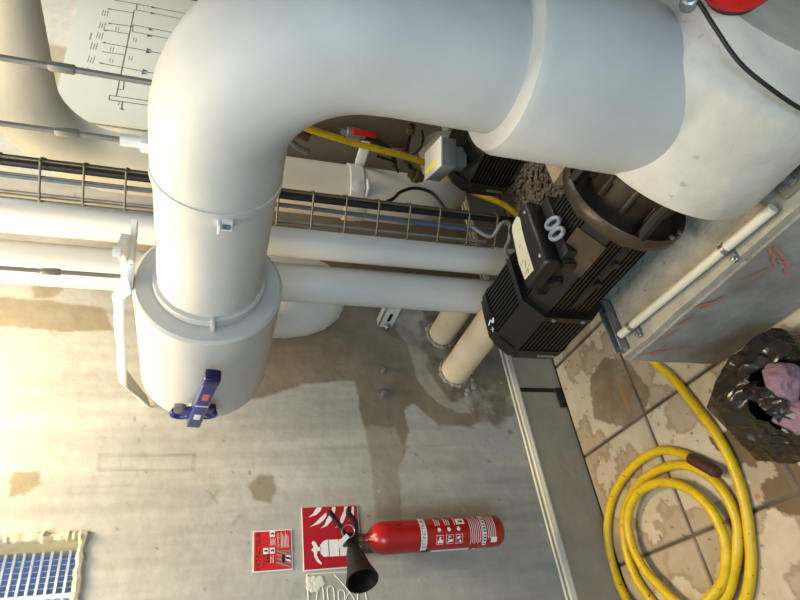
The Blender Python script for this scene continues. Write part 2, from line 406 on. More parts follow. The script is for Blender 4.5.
# butterfly valve in its insulation jacket
JR, JY0, JY1 = .184, 1.252, 1.68
valve = thing('butterfly_valve', 'blue lever butterfly valve boxed in a white drum shaped jacket', 'valve', (PX, JY0, PZ))
MB().lathe([(PR-.004, 0), (JR-.008, 0), (JR, .006), (JR, .2), (JR, .420), (JR-.01, .427), (.06, .427)], (PX, JY0, PZ), (0,1,0), 72).build('insulation_jacket', WHITE, valve)
mb = MB(); mb.tube([(PX-JR+.01, 1.585, PZ+.02), (PX-JR-.035, 1.585, PZ+.02)], .016, 16); mb.build('valve_stem', STEEL, valve)
def ring_plate(cx, cy, cz, a, b, hole, n=24):
    pass
# notch plate: flat blue plate with two slots, standing off the jacket
mb = MB(); xq = PX-JR-.030
outer = [(.062*math.cos(t)*(1.0), .038*math.sin(t)) for t in [2*PI*i/28 for i in range(28)]]
for sgn in (-1, 1):
    c = sgn*.032
    ring = [Vector((xq, 1.572+.018*math.sin(t), PZ+.02+c*-1+.024*math.cos(t))) for t in [2*PI*i/24 for i in range(24)]]
    mb.tube(ring, .0085, 10, closed=True)
mb.box((xq-.008, 1.535, PZ-.008), (xq+.006, 1.565, PZ+.052), .004)
mb.build('notch_plate', BLUE, valve)
MB().box((xq-.009, 1.515, PZ-.038), (xq+.004, 1.560, PZ-.002), .012, 3).build('index_plate', BLUED, valve)
MB().box((xq-.009, 1.515, PZ+.040), (xq+.004, 1.560, PZ+.076), .012, 3).build('index_plate', mat('lever_silver', (.62,.60,.58), .35, metal=.5, rgb2=(.45,.40,.45), nscale=40), valve)['label'] = 'worn silver index plate'
p0 = Vector((PX-JR-.045, 1.602, PZ+.020)); p1 = Vector((PX-JR-.045, 1.318, PZ-.022)); dv = (p1-p0); ln = dv.length; dv.normalize()
zz = Vector((-1,0,0)); xx = dv.cross(zz)
M = Matrix((( dv.x, xx.x, zz.x, p0.x), (dv.y, xx.y, zz.y, p0.y), (dv.z, xx.z, zz.z, p0.z), (0,0,0,1)))
lev = MB().box((0, -.017, -.014), (ln*.93, .017, .014), .004, 2, M=M).build('hand_lever', BLUE, valve)
g = MB().box((ln*.86, -.020, -.017), (ln, .020, .017), .007, 3, M=M).build('lever_grip', BLUED, lev)
mb = MB(); mb.box((ln*.60, -.008, .0135), (ln*.72, .008, .0148), M=M); mb.build('lever_mark', ORANGE, lev)
MB().box((ln*.20, -.009, .0135), (ln*.30, .008, .0150), .002, M=M).build('lever_sticker', SIGNW, lev); MB().box((ln*.47, -.016, .0135), (ln*.485, .016, .0148), M=M).build('lever_line', SIGNW, lev)
MB().box((0, .0165, -.012), (ln*.85, .0185, .012), M=M).build('lever_edge', STEEL, lev)

# rounded white drop leg behind the jacket
MB().tube([(PX, 1.64, PZ), (1.02, 1.70, PZ-.01), (1.14, 1.80, PZ-.04), (1.27, 1.83, PZ-.10), (1.33, 1.82, PZ-.19), (1.345, 1.82, PZ-.27), (1.35, 1.82, PZ-.36), (1.352, 1.82, PZ-.43), (1.353, 1.82, PZ-.48), (1.354, 1.82, PZ-.51)],
          [.09, .09, .09, .13, .163, .165, .155, .13, .09, .03], 40).build('insulated_elbow', WHITE2)
tag(bpy.data.objects['insulated_elbow'], 'white insulated elbow with rounded end tucked behind the drum shaped jacket', 'pipe')

# folded white wrapping strip lying along the top of the jacket
mb = MB()
cl = [((.955,1.185,1.664),.022),((.935,1.255,1.672),.025),((.925,1.315,1.690),.034),((.925,1.40,1.694),.036),((.925,1.50,1.698),.034),((.925,1.60,1.702),.036),((.93,1.70,1.708),.036),((.935,1.745,1.708),.034),((.945,1.84,1.682),.028),((.955,1.94,1.655),.020),((.96,1.985,1.645),.008)]
vs = []; n = len(cl)
for i, (p, wv) in enumerate(cl):
    for k, (dx, dz) in enumerate(((-1.0, -.020), (-.35, .004+.004*(i % 2)), (.35, .012-.005*(i % 2)), (1.0, -.004))):
        vs.append((p[0]+dx*wv, p[1]+.010*((i+k) % 2), p[2]+dz))
fs = []
for i in range(n-1):
    for k in range(3):
        a_, b_, c_, d_ = i*4+k, i*4+k+1, (i+1)*4+k+1, (i+1)*4+k
        fs += [(a_, b_, c_), (a_, c_, d_)] if (i+k) % 2 else [(a_, b_, d_), (b_, c_, d_)]
mb.add(vs, fs, False); o = mb.build('wrapping_strip', TAPE, None, 8); md = o.modifiers.new('s', 'SOLIDIFY'); md.thickness = .004
tag(o, 'folded white wrapping strip lying along the top of the drum shaped jacket', 'strip')
# white clip at the head of the strip
mb = MB(); mb.prism([(.885,1.080),(.97,1.115),(1.0,1.165),(.925,1.165)], (0,0,1.655), (1,0,0), (0,1,0), (0,0,.016)); mb.prism([(.93,1.155),(1.0,1.15),(1.03,1.13),(1.045,1.16),(.99,1.215),(.945,1.20)], (0,0,1.646), (1,0,0), (0,1,0), (0,0,.012)); mb.tube([(.895,1.09,1.660),(.895,1.09,1.676)], .012, 12)
tag(mb.build('pipe_clip', TAPE), 'white bent metal clip at the head of the folded strip', 'clip')

# hanger rods from above
def rod(x, y, z0, z1, label, cz):
    t = thing('hanger_rod', label, 'rod', (x, y, z0), 'hanger rods over the white pipe')
    MB().tube([(x, y, z0), (x, y, z1)], .0055, 10).build('threaded_bar', ROD, t)
    MB().lathe([(.007, cz-.020), (.0085, cz-.018), (.0085, cz+.018), (.007, cz+.020)], (x, y, 0), (0,0,1), 8).build('coupling_nut', ROD, t)
    return t
rod(.95, .684, 1.575, 2.9, 'thin grey hanger rod crossing in front of the schematic board', 1.73)
t = rod(.95, .822, 1.60, 2.9, 'thin grey hanger rod ending at a white clamp above the elbow joint', 1.74)
MB().box((.935, .810, 1.592), (.965, .836, 1.615), .004).tube([(.95, .822, 1.61), (.95, .822, 1.65)], .011, 12).build('pipe_clamp', TAPE, t)
rod(.95, 1.252, 1.65, 2.9, 'thin grey hanger rod reaching down to the drum shaped jacket', 1.83)

# ------------------------------------------------------------------ vertical pipes behind
GP = 'white vertical pipes behind the elbow'
tag(MB().tube([(1.33, 1.493, .20), (1.33, 1.493, 1.4), (1.33, 1.493, 2.9)], .0535, 32).build('vertical_pipe', WHITE2), 'slim white vertical pipe directly beside the cable basket', 'pipe', GP)
tag(MB().tube([(1.243, 1.605, .22), (1.243, 1.605, 1.4), (1.243, 1.605, 2.9)], .0665, 32).build('vertical_pipe', WHITE2), 'wider white vertical pipe nearest the concrete wall, ending behind the motor', 'pipe', GP)
# large header behind the basket with its bend at the top
BX, BY, BR = 1.9, 1.765, .118
bp_ = [(BX, y, 2.035+.06) for y in (-.3, .4, 1.0, 1.3, 1.5)]
bp_ = [(BX, y, 2.14) for y in (-.3, .4, 1.0, 1.4)]+[Vector((BX, BY-.30, 2.14-.30))+Vector((0, .30*math.sin(a), .30*math.cos(a))) for a in [PI/2*i/12 for i in range(13)]]+[(BX, BY, z) for z in (1.7, 1.2, .8)]
bp_ += [(BX, BY, .62), (BX+.03, BY, .52), (BX+.10, BY, .44), (BX+.2, BY, .40), (BX+.4, BY, .39)]
hd = thing('large_header_pipe', 'large white vertical pipe bending at the top, behind the cable basket', 'pipe', (BX, BY, .4))
MB().tube(bp_, BR, 40).build('pipe_body', HEADW, hd)
mb = MB(); mb.lathe([(BR, -.03), (BR+.008, -.028), (BR+.008, .028), (BR, .03)], (BX, BY, .90), (0,0,1), 40, caps=False)
a_ = math.radians(235); px_, py_ = BX+(BR+.01)*math.cos(a_), BY+(BR+.01)*math.sin(a_)
mb.lathe([(.028, 0), (.030, .012), (.018, .016)], (px_+.0, py_, .90), (math.cos(a_), math.sin(a_), 0), 16)
mb.box((px_-.03, py_-.03, .855), (px_+.03, py_+.03, .865), .003)
mb.build('pipe_clamp', WHITE2, hd)

# wire cable basket standing upright
TXc, TYc = 1.376, 1.381
tr = thing('cable_basket', 'galvanised wire cable basket running up beside the white pipes', 'cable tray', (TXc, TYc, .5))
d = Vector((TXc, TYc, 0)).normalized(); side = Vector((-d.y, d.x, 0))        # side = towards the wall
hw = .060
rails = [(-hw, .016), (-hw+.006, -.024), (-.010, -.024), (hw-.012, -.024), (hw, .004)]
for a, b in rails:
    p = Vector((TXc, TYc, 0))+side*a+d*b
    MB().tube([p+Vector((0,0,.50)), p+Vector((0,0,2.9))], .0028, 8).build('long_wire', WIRE, tr)
z = .50
while z < 2.3:
    zz_ = z
    pp = [Vector((TXc, TYc, zz_))+side*a+d*b for a, b in ((-hw-.003, .032), (-hw-.003, -.018), (-hw+.008, -.029), (-.02, -.029), (.02, -.029), (hw-.008, -.029), (hw, -.02), (hw, .012))]
    MB().tube(pp, .0034, 8).build('cross_wire', WIRE, tr)
    z += .1115
def cable(pts, r, m, label, name='cable', cat='cable', group=None, n=6):
    o = MB().tube(smooth_path(pts, n), r, 10).build(name, m); return tag(o, label, cat, group)
def tp(a, b, z): return Vector((TXc, TYc, 0))+side*a+d*b+Vector((0,0,z))
cable([tp(-.040, 0, 2.9), tp(-.042, 0, 1.9), tp(-.040, .0, 1.3), tp(-.042, .0, .8), tp(-.045, .0, .55), tp(-.05, .0, .30)], .0135, CABLE, 'thick black cable held along the edge of the wire basket', group='cables in the wire basket')
cable([tp(-.006, .005, 2.9), tp(-.004, .004, 1.9), tp(-.008, .0, 1.3), tp(-.002, .003, .9), tp(.004, .004, .48)], .008, BLUEC, 'thinner blue grey cable in the middle of the wire basket', group='cables in the wire basket')
cable([tp(.040, .0, 2.9), tp(.042, .0, 1.4), tp(.040, .0, .52)], .0045, GREYC, 'thin light grey cable along the wall side of the wire basket', group='cables in the wire basket')
# grey cable loops hanging at the lower end of the basket
cable([tp(-.01, -.02, .60), tp(.02, -.05, .53), tp(-.03, -.06, .50), tp(-.035, -.06, .47), tp(.02, -.06, .46), tp(.06, -.06, .47), tp(.09, -.06, .45)], .007, GREYC, 'grey cable bundle tied at the lower end of the wire basket')
cable([tp(-.035, -.05, .49), tp(-.02, -.05, .44), tp(.03, -.05, .405), tp(.07, -.05, .425), tp(.09, -.05, .46), tp(.10, -.05, .44)], .006, GREYC, 'loose grey cable loop hanging below the wire basket')
# black cable curving over the large header
cable([(1.68, 1.585, .81), (1.71, 1.59, .775), (1.763, 1.60, .735), (1.799, 1.60, .665), (1.782, 1.60, .59), (1.70, 1.60, .545), (1.66, 1.58, .53)], .007, CABLE, 'black cable curving over the large white header pipe')

# cream pipes leaving the wall
def creamp(x, z, lab, ye, r):
    o = MB().tube([(x, 2.01, z), (x, (2+ye)/2, z), (x, ye, z)], r, 32).build('cream_pipe', CREAM)
    return tag(o, lab, 'pipe', 'cream pipes leaving the wall')
# placed so their edges meet the wall at the mortar patch
creamp(1.132, .460, 'lower cream pipe leaving the wall at the mortar patch', 1.36, .061)
creamp(1.317, .487, 'upper cream pipe leaving the wall behind the first one', 1.66, .056)
mb = MB()
for (cx, cz) in ((1.132, .460), (1.317, .487)):
    pts = [(cx+(.060+.008*random.random())*math.cos(t), 1.996, cz+(.060+.008*random.random())*math.sin(t)) for t in [2*PI*i/40 for i in range(40)]]
    mb.tube(pts, [.005+.007*random.random() for _ in pts], 8, closed=True)
for q in range(9):
    a = random.uniform(PI, 1.9*PI); rr = random.uniform(.07, .10); x = 1.10+rr*math.cos(a); z = .46+rr*math.sin(a)
    mb.lathe([(.001, .006), (.009+.006*random.random(), .003), (.014, 0)], (x, 1.999, z), (0,-1,0), 7)
tag(mb.build('mortar_crumbs', mat('mortar', (.62,.59,.53), .95, rgb2=(.45,.42,.37), nscale=30, bump=.6), None), 'rough grey mortar around the cream pipes on the wall', 'mortar', kind='stuff')

# white slotted bracket on the wall
br = thing('wall_bracket', 'small white slotted bracket on the wall below the vertical pipes', 'bracket', (1.36, 2.0, .74))
mb = MB(); mb.box((1.345, 1.72, .705), (1.352, 2.0, .775), .001); mb.box((1.345, 1.72, .705), (1.385, 2.0, .711), .001); mb.box((1.345, 1.72, .769), (1.385, 2.0, .775), .001); mb.build('channel', TAPE, br)
for y in (1.80, 1.90): MB().box((1.3435, y, .733), (1.346, y+.055, .747), .001).build('slot', GAPD, br)
MB().lathe([(.016, 0), (.016, .008), (.010, .009), (.010, .016)], (1.336, 1.975, .74), (-1,0,0), 6).build('bolt', STEEL, br)

# old bolts in the wall
for x, z, r_, lab in ((1.129, .777, .008, 'small upper bolt stub on the brown wall stain'), (1.024, .789, .013, 'larger lower bolt stub in a grey smear on the wall')):
    o = MB().lathe([(r_*1.7, 0), (r_*1.7, .003), (r_, .004), (r_, .02), (r_*.5, .022)], (x, 2.0, z), (0,-1,0), 10).build('anchor_bolt', STEEL)
    tag(o, lab, 'bolt', 'bolt stubs in the wall')

# two thin white conduits along the foot of the wall
for i, (y, zz_, lab) in enumerate(((1.993, .213, 'upper thin white conduit along the foot of the wall'), (1.968, .209, 'lower thin white conduit along the edge of the ledge'))):
    pts = [(-2+.2*k, y+.0015*math.sin(k*2.1+i), zz_) for k in range(22)]
    tag(MB().tube(pts, .0048, 8).build('conduit', mat('conduit_white_%s' % 'ab'[i], (.84,.81,.72), .4)), lab, 'conduit', 'thin conduits at the wall foot')
# black sealant mark on the riser
mb = MB(); mb.box((1.016, 1.9405, .035), (1.034, 1.946, .200), .002); mb.box((.945, 1.936, -.003), (1.034, 1.9455, .030), .002); 
tag(mb.build('sealant_strip', TARB), 'black sealant strip across the grey ledge at the wall foot', 'sealant')

# ------------------------------------------------------------------ plinths and pumps
MX, MZ = .95, .516
PLX0, PLX1, PLY1, PLH = .722, 1.20, 1.175, .34
def rough_box(mb, lo, hi, st=.03, amp=.004):
    b = bmesh.new(); bmesh.ops.create_cube(b, size=1)
    lo = Vector(lo); hi = Vector(hi); dd_ = hi-lo; c = (hi+lo)/2
    for v in b.verts: v.co = Vector((v.co.x*dd_.x, v.co.y*dd_.y, v.co.z*dd_.z))+c
    bmesh.ops.subdivide_edges(b, edges=list(b.edges), cuts=30, use_grid_fill=True)
    for v in b.verts:
        p = v.co
        v.co += Vector((fbm(p.y, p.z, 1, 9), fbm(p.x, p.z, 2, 9), fbm(p.x, p.y, 3, 9)))*amp
    return mb.bm(b, True)
PLMAT = mat('plinth_concrete', (.70,.675,.61), .85, rgb2=(.50,.475,.42), nscale=9, amt=.55, bump=.5, bscale=40, spots=((.40,.36,.31), 50, .67), detail=10)
PLSIDE = mat('plinth_side', (.58,.575,.545), .8, rgb2=(.44,.41,.36), nscale=4.5, amt=.35, bump=.25, bscale=30, detail=9)
pl = thing('concrete_plinth', 'pale concrete plinth under the near pump with red marks on its side', 'plinth', (.95, .5, 0), 'pump plinths')
plb = rough_box(MB(), (PLX0+.004, -.6, -.02), (PLX1, PLY1, PLH), .03, .006).build('plinth_block', PLMAT, pl)
pls = rough_box(MB(), (PLX0-.004, -.6, -.02), (PLX0+.03, PLY1-.003, PLH-.022), .03, .004).build('side_face', PLSIDE, pl)
def stroke(y0, z0, y1, z1, w, n=7):
    mb = MB(); w *= .7; n = max(3, int(n*.6))
    global mk
    mk = globals().get('mk', 0)
    for k in range(n):
        mk += 1; XS = PLX0-.0095-mk*.00003
        t = k/(n-1); y = y0+(y1-y0)*t+random.uniform(-.006, .006); z = z0+(z1-z0)*t+random.uniform(-.004, .004); l = random.uniform(.008, .022)
        dy, dz = (y1-y0), (z1-z0); q = math.hypot(dy, dz); dy /= q; dz /= q
        mb.add([(XS, y-dy*l-dz*w, z-dz*l+dy*w), (XS, y+dy*l-dz*w*.6, z+dz*l+dy*w*.6), (XS, y+dy*l+dz*w, z+dz*l-dy*w), (XS, y-dy*l+dz*w*.5, z-dz*l-dy*w*.5)], [(0,1,2,3)], False)
    mb.build('red_mark', REDP, pl)
stroke(.672, .300, .735, .185, .0055, 12); stroke(.682, .300, .72, .25, .0045, 8); stroke(.905, .300, .865, .285, .006, 8); stroke(.89, .312, .875, .285, .005, 5)
stroke(1.125, .300, 1.085, .205, .003, 12); stroke(1.13, .27, 1.07, .27, .0022, 6); stroke(.98, .306, .95, .30, .004, 4); stroke(1.03, .30, 1.0, .295, .0025, 4)
stroke(.77, .27, .745, .255, .003, 4)
MB().box((PLX0-.0105, .705, .10), (PLX0-.008, .718, .115)).build('scuff', GAPD, pl)

def make_pump():
    t = thing('circulation_pump', 'near black motor pump with white insulated casing under the big pipe', 'pump', (MX, PY, PLH), 'circulation pumps')
    # white insulated volute: a drum on the motor axis
    R = .226
    mb = MB(); prof = [(.02, .300), (.150, .300), (.164, .303), (.216, .376), (R-.002, .388), (R, .40), (R, .52), (R, .615), (R-.006, .630), (R-.03, .637), (.05, .637)]
    mb.lathe(prof, (MX, 0, MZ), (0,1,0), 72)
    mb.v = [(x, y, max(z, PLH+.006)) for x, y, z in mb.v]
    mb.build('insulated_volute', DUSTY, t)
    # lantern and flange
    mb = MB(); mb.lathe([(.118, .632), (.118, .672), (.108, .678), (.108, .715), (.098, .72), (.098, .80)], (MX, 0, MZ), (0,1,0), 40, smooth=True)
    for k in range(10):
        a = 2*PI*k/10; c = Vector((MX+.104*math.cos(a), .70, MZ+.104*math.sin(a)))
        mb.tube([c+Vector((0,-.05,0)), c+Vector((0,.06,0))], .009, 8)
    mb.build('lantern_core', BROWN, t)
    for k in range(4):
        mb = MB()
        a = PI/4+2*PI*k/4+.62; c = Vector((math.cos(a), 0, math.sin(a)))
        s_ = Vector((-math.sin(a), 0, math.cos(a)))
        p = [Vector((MX, .63, MZ))+c*.150, Vector((MX, .71, MZ))+c*.140, Vector((MX, .79, MZ))+c*.148]
        mb.tube(p, .014, 10).build('lantern_rib', BLACK, t)
    mb = MB(); mb.lathe([(.09, .796), (.136, .794), (.148, .772), (.157, .768), (.1615, .776), (.1615, .798), (.156, .806), (.12, .808)], (MX, 0, MZ), (0,1,0), 64, caps=False)
    mb.lathe([(.125, .806), (.132, .812), (.118, .822), (.118, .84)], (MX, 0, MZ), (0,1,0), 48, caps=False)
    fl = mb.build('motor_flange', BRONZE, t)
    for a in (3.55, 3.80): MB().lathe([(.007, 0), (.007, .004), (.004, .005)], (MX+.153*math.cos(a), .768, MZ+.153*math.sin(a)), (0,-1,0), 6).build('flange_bolt', STEEL, fl)
    # finned motor body
    def finned(mb, y0, y1, half, cut, depth, nf, taper=1.0):
        """rounded-square star section with grooves between fins"""
        sec = []
        per = []
        c = half-cut
        base = [(half, -c), (half, c), (c, half), (-c, half), (-half, c), (-half, -c), (-c, -half), (c, -half)]
        for i in range(8):
            a, b = base[i], base[(i+1) % 8]; L = math.hypot(b[0]-a[0], b[1]-a[1]); n = max(1, round(L/nf)) if i % 2 == 0 else 1
            nx, nz_ = (b[1]-a[1])/L, -(b[0]-a[0])/L
            for k in range(n):
                for f_, dpt in ((0, 0), (.45, 0), (.55, depth), (.95, depth)):
                    if i % 2 == 1 and dpt: continue
                    q = (k+f_)/n; per.append((a[0]+(b[0]-a[0])*q-nx*dpt, a[1]+(b[1]-a[1])*q-nz_*dpt))
        n = len(per)
        vs = [(MX+p[0], y0, MZ+p[1]) for p in per]+[(MX+p[0]*taper, y1, MZ+p[1]*taper) for p in per]
        fs = [(i, (i+1) % n, n+(i+1) % n, n+i) for i in range(n)]
        mb.add(vs, fs, False)
        inner = half-depth
        mb.add(vs[:n], [tuple(range(n))], False); mb.add(vs[n:], [tuple(range(n-1, -1, -1))], False)
    mb = MB(); finned(mb, .815, 1.145, .114, .050, .024, .0125)
    mb.lathe([(.085, .80), (.085, 1.15)], (MX, 0, MZ), (0,1,0), 32)
    body = mb.build('motor_body', BLACKB, t, 20)
    # fan cowl: grooved skirt and rounded octagonal end cap
    mb = MB(); finned(mb, 1.142, 1.306, .130, .054, .010, .0135)
    cow = mb.build('fan_cowl', BLACK, t, 20)
    mb = MB()
    def octo(h, cut): c = h-cut; return [(h, -c), (h, c), (c, h), (-c, h), (-h, c), (-h, -c), (-c, -h), (c, -h)]
    lay = [(1.302, .133, .052), (1.342, .132, .054), (1.364, .121, .054), (1.372, .104, .050)]
    b = bmesh.new(); rows = []
    for y, h, cu in lay: rows.append([b.verts.new((MX+p[0], y, MZ+p[1])) for p in octo(h, cu)])
    for i in range(len(rows)-1):
        for k in range(8): b.faces.new((rows[i][k], rows[i][(k+1) % 8], rows[i+1][(k+1) % 8], rows[i+1][k]))
    b.faces.new(rows[0]); b.faces.new(rows[-1][::-1])
    bmesh.ops.bevel(b, geom=[e for e in b.edges if abs(e.verts[0].co.y-e.verts[1].co.y) > .002], offset=.012, segments=3, affect='EDGES')
    mb.bm(b); mb.build('end_cap', BLACK, cow, 40)
    # collar band and screws between cowl and body
    mb = MB(); c8 = octo(.1315, .054); mb.prism(c8, (MX, 1.128, MZ), (1,0,0), (0,0,1), (0, .020, 0)); mb.build('cowl_band', BLACK, t)
    for (dx, dz) in ((-.132, .045), (-.132, -.05), (-.090, .104)):
        MB().lathe([(.006, 0), (.006, .004), (.003, .005)], (MX+dx, 1.138, MZ+dz), (-1, 0, .2 if dz < .08 else 1), 10).build('cowl_screw', STEEL, cow)
    # nameplate strip and white maker's mark on the cap
    MB().box((MX-.1345, 1.322, MZ-.070), (MX-.130, 1.334, MZ-.005), .001).build('nameplate', mat('nameplate_silver', (.58,.54,.50), .3, metal=.7) if 'nameplate_silver' not in bpy.data.materials else bpy.data.materials['nameplate_silver'], cow)
    mb = MB(); zt = MZ+.1330
    mb.tube(smooth_path([(MX-.030, 1.328, zt), (MX-.022, 1.312, zt), (MX-.034, 1.306, zt), (MX-.026, 1.294, zt), (MX-.040, 1.300, zt)], 4), .0022, 6)
    mb.tube([(MX-.050, 1.322, zt-.001), (MX-.056, 1.308, zt-.001)], .002, 6); mb.tube([(MX-.047, 1.311, zt-.001), (MX-.061, 1.318, zt-.001)], .0018, 6)
    mb.build('cap_logo', SIGNW, cow)
    # cast mounting feet and side lug strip
    mb = MB(); mb.box((MX-.118, .83, MZ-.012), (MX-.100, 1.10, MZ+.012), .003)
    sr = mb.build('side_rail', BLACKB, t)
    for y in (.90, .98): MB().lathe([(.011, 0), (.011, .012), (.006, .013)], (MX-.116, y, MZ-.0), (-1,0,0), 10).build('rail_plug', BLACKB, sr)
    MB().prism([(-.1155, .055), (-.055, .1155), (-.062, .121), (-.121, .062)], (MX, .845, MZ), (1,0,0), (0,0,1), (0, .115, 0)).build('corner_pad', BRONZE, t)
    return t, body
pump, _ = make_pump()
mb = MB(); x0, x1, y0, y1 = .848, 1.064, .935, 1.055
mb.box((x0+.012, y0-.035, MZ+.07), (x1-.01, y1+.03, MZ+.125), .006)
mb.box((x0, y0, MZ+.118), (x1, y1, MZ+.168), .014, 3)
tb = mb.build('terminal_box', BLACK, pump)
# torn paper label along the lid
zt = MZ+.1690
pv = [(1.052, .995), (1.045, 1.020), (1.032, 1.028), (.93, 1.043), (.872, 1.040), (.868, .992), (.95, .990), (1.0, .985), (1.035, .978), (1.050, .985)]
MB().prism(pv, (0,0,zt), (1,0,0), (0,1,0), (0,0,.0012)).build('paper_label', PAPER, tb)['label'] = 'torn white paper label'
mb = MB()
for (a, b_, c_, d_) in ((.925, 1.02, .915, 1.035), (.915, 1.012, .898, 1.02), (.895, 1.000, .882, 1.03), (.885, 1.012, .876, 1.016), (.97, 1.01, .965, 1.02), (.955, 1.005, .948, 1.012)):
    mb.tube([(a, b_, zt+.0014), (c_, d_, zt+.0014)], .0008, 5)
mb.build('pencil_marks', PRINTK, tb)
# cable glands on the near side of the box
for y, r_ in ((.950, .019), (1.02, .016)):
    MB().lathe([(r_*1.25, 0), (r_*1.25, .006), (r_, .007), (r_, .014), (r_*.5, .015)], (x0+.012, y, MZ+.098), (-1,0,0), 16).build('cable_gland', BLACKB, tb)
# two forged lifting rings on the motor
for i, x in enumerate((.953, .917)):
    c = Vector((x, .903, MZ+.136)); ring = [c+Vector((.017*math.cos(t), .004*math.sin(t)+.008*math.cos(t), .017*math.sin(t))) for t in [2*PI*k/20 for k in range(20)]]
    ring = [c+Vector((.014*math.cos(t), .016*math.sin(t), .009*math.sin(t))) for t in [2*PI*k/20 for k in range(20)]]
    mb = MB(); mb.tube(ring, .0060, 10, closed=True); mb.tube([c+Vector((0,.012,-.05)), c+Vector((0,.012,0))], .005, 8)
    mb.build('lifting_ring', RINGM, pump)
for x, y in ((1.03, .950), (.880, .950)): MB().lathe([(.006, 0), (.006, .006), (.003, .008)], (x, y, MZ+.167), (0,0,1), 8).build('lid_screw', STEEL, tb)

def dup(root, dloc, label):
    r = root.copy(); C.objects.link(r); r.location = Vector(root.location)+Vector(dloc); r['label'] = label
    for ch in list(root.children):
        c = ch.copy(); C.objects.link(c); c.parent = r
        for g_ in list(ch.children):
            d_ = g_.copy(); C.objects.link(d_); d_.parent = c
    return r
P2 = .715
pump2 = dup(pump, (P2, 0, 0), 'second black motor pump, mostly hidden behind the big white pipe')
for ch in list(pump2.children):
    if ch.name.startswith(('terminal_box', 'lifting_ring')):
        for g_ in list(ch.children): bpy.data.objects.remove(g_)
        bpy.data.objects.remove(ch)
pump2['_o'] = (MX+P2, PY, PLH)
MB().lathe([(PR-.01, .992), (SR-.022, .990), (SR-.008, .984), (SR, .966), (SR, .80), (SR, .62), (SR+.006, .56)], (PX+P2, PY, 0), (0,0,1), 48, caps=False).build('pipe_sleeve', WHITE, pump2)
MB().tube([(PX+P2, PY, .75), (PX+P2, PY, 1.4), (PX+P2, PY, 2.0)], PR, 40).build('riser_pipe', WHITE, pump2)
plinth2 = thing('concrete_plinth', 'second concrete plinth, under the far pump beyond the gravel', 'plinth', (.95+P2, .5, 0), 'pump plinths')
rough_box(MB(), (PLX0+P2, -.6, -.02), (PLX1+P2, PLY1, PLH), .03, .006).build('plinth_block', PLMAT, plinth2)
# grey box with a yellow sticker on the far motor
sb = thing('inverter_box', 'pale grey control box with yellow sticker beside the far motor', 'control box', (1.565, 1.25, .65))
MI = Matrix.Translation((1.567, 1.250, 0)) @ Matrix.Rotation(-.47, 4, 'Z')
MB().box((-.050, -.075, .690), (.055, .078, .742), .006, M=MI).box((-.02, -.03, .630), (.05, .03, .695), .004, M=MI).build('box_body', SMALLG2, sb)
MB().box((-.052, -.077, .740), (.057, .080, .750), .003, M=MI).build('box_lid', SMALLG, sb)
MB().box((-.032, -.030, .7501), (-.012, .066, .7508), M=MI).build('sticker', STICK, sb)['label'] = 'yellow sticker'

# light cream conduit lying on the plinth with its clips
cd = thing('plinth_conduit', 'cream conduit clipped along the top edge of the near plinth', 'conduit', (.757, .585, PLH))
q0, q1 = Vector((.775, 1.128, .362)), Vector((.748, .590, .362))
MB().tube([q0, q1], .0118, 16).build('conduit_tube', mat('conduit_cream', (.78,.75,.67), .5), cd)
for tq in (.09, .74):
    p = q0.lerp(q1, tq); mb = MB(); mb.lathe([(.0135, -.006), (.0135, .006)], p, (q1-q0), 16); mb.box((p.x-.035, p.y-.008, .342), (p.x-.005, p.y+.008, .350), .002); mb.lathe([(.006, 0), (.006, .012), (.002, .013)], (p.x-.028, p.y, .345), (0,0,1), 8)
    mb.build('conduit_clip', STEEL, cd)
# galvanised strut at the end of the plinth
st = thing('strut_channel', 'short galvanised strut channel fixed at the end of the near plinth', 'bracket', (.76, 1.15, PLH))
mb = MB(); mb.box((.735, 1.135, PLH+.001), (.90, 1.140, PLH+.032), .001); mb.box((.735, 1.160, PLH+.001), (.90, 1.165, PLH+.032), .001); mb.box((.735, 1.135, PLH+.001), (.90, 1.165, PLH+.006), .001); mb.build('channel', STEEL, st)
mb = MB(); mb.lathe([(.012, 0), (.012, .010), (.006, .011), (.006, .024)], (.862, 1.150, PLH+.006), (0,0,1), 6); mb.build('strut_bolt', STEEL, st)
# anchor bolt and angle bracket where the pump stands on the plinth
ab = thing('anchor_plate', 'galvanised foot bracket with a big bolt at the pump base', 'bracket', (.776, .48, PLH))
mb = MB(); mb.box((.752, .40, PLH+.002), (.80, .568, PLH+.012), .002); mb.box((.752, .40, PLH+.002), (.757, .500, PLH+.035), .002); mb.build('bracket_plate', mat('bracket_dirty', (.55,.52,.46), .6, rgb2=(.42,.38,.32), nscale=30), ab)
for y in (.535, .445):
    mb = MB(); mb.lathe([(.019, 0), (.019, .003), (.013, .004), (.013, .015), (.007, .016), (.007, .026), (.003, .028)], (.778, y, PLH+.012), (0,0,1), 6, smooth=False); mb.build('bolt', STEEL, ab)

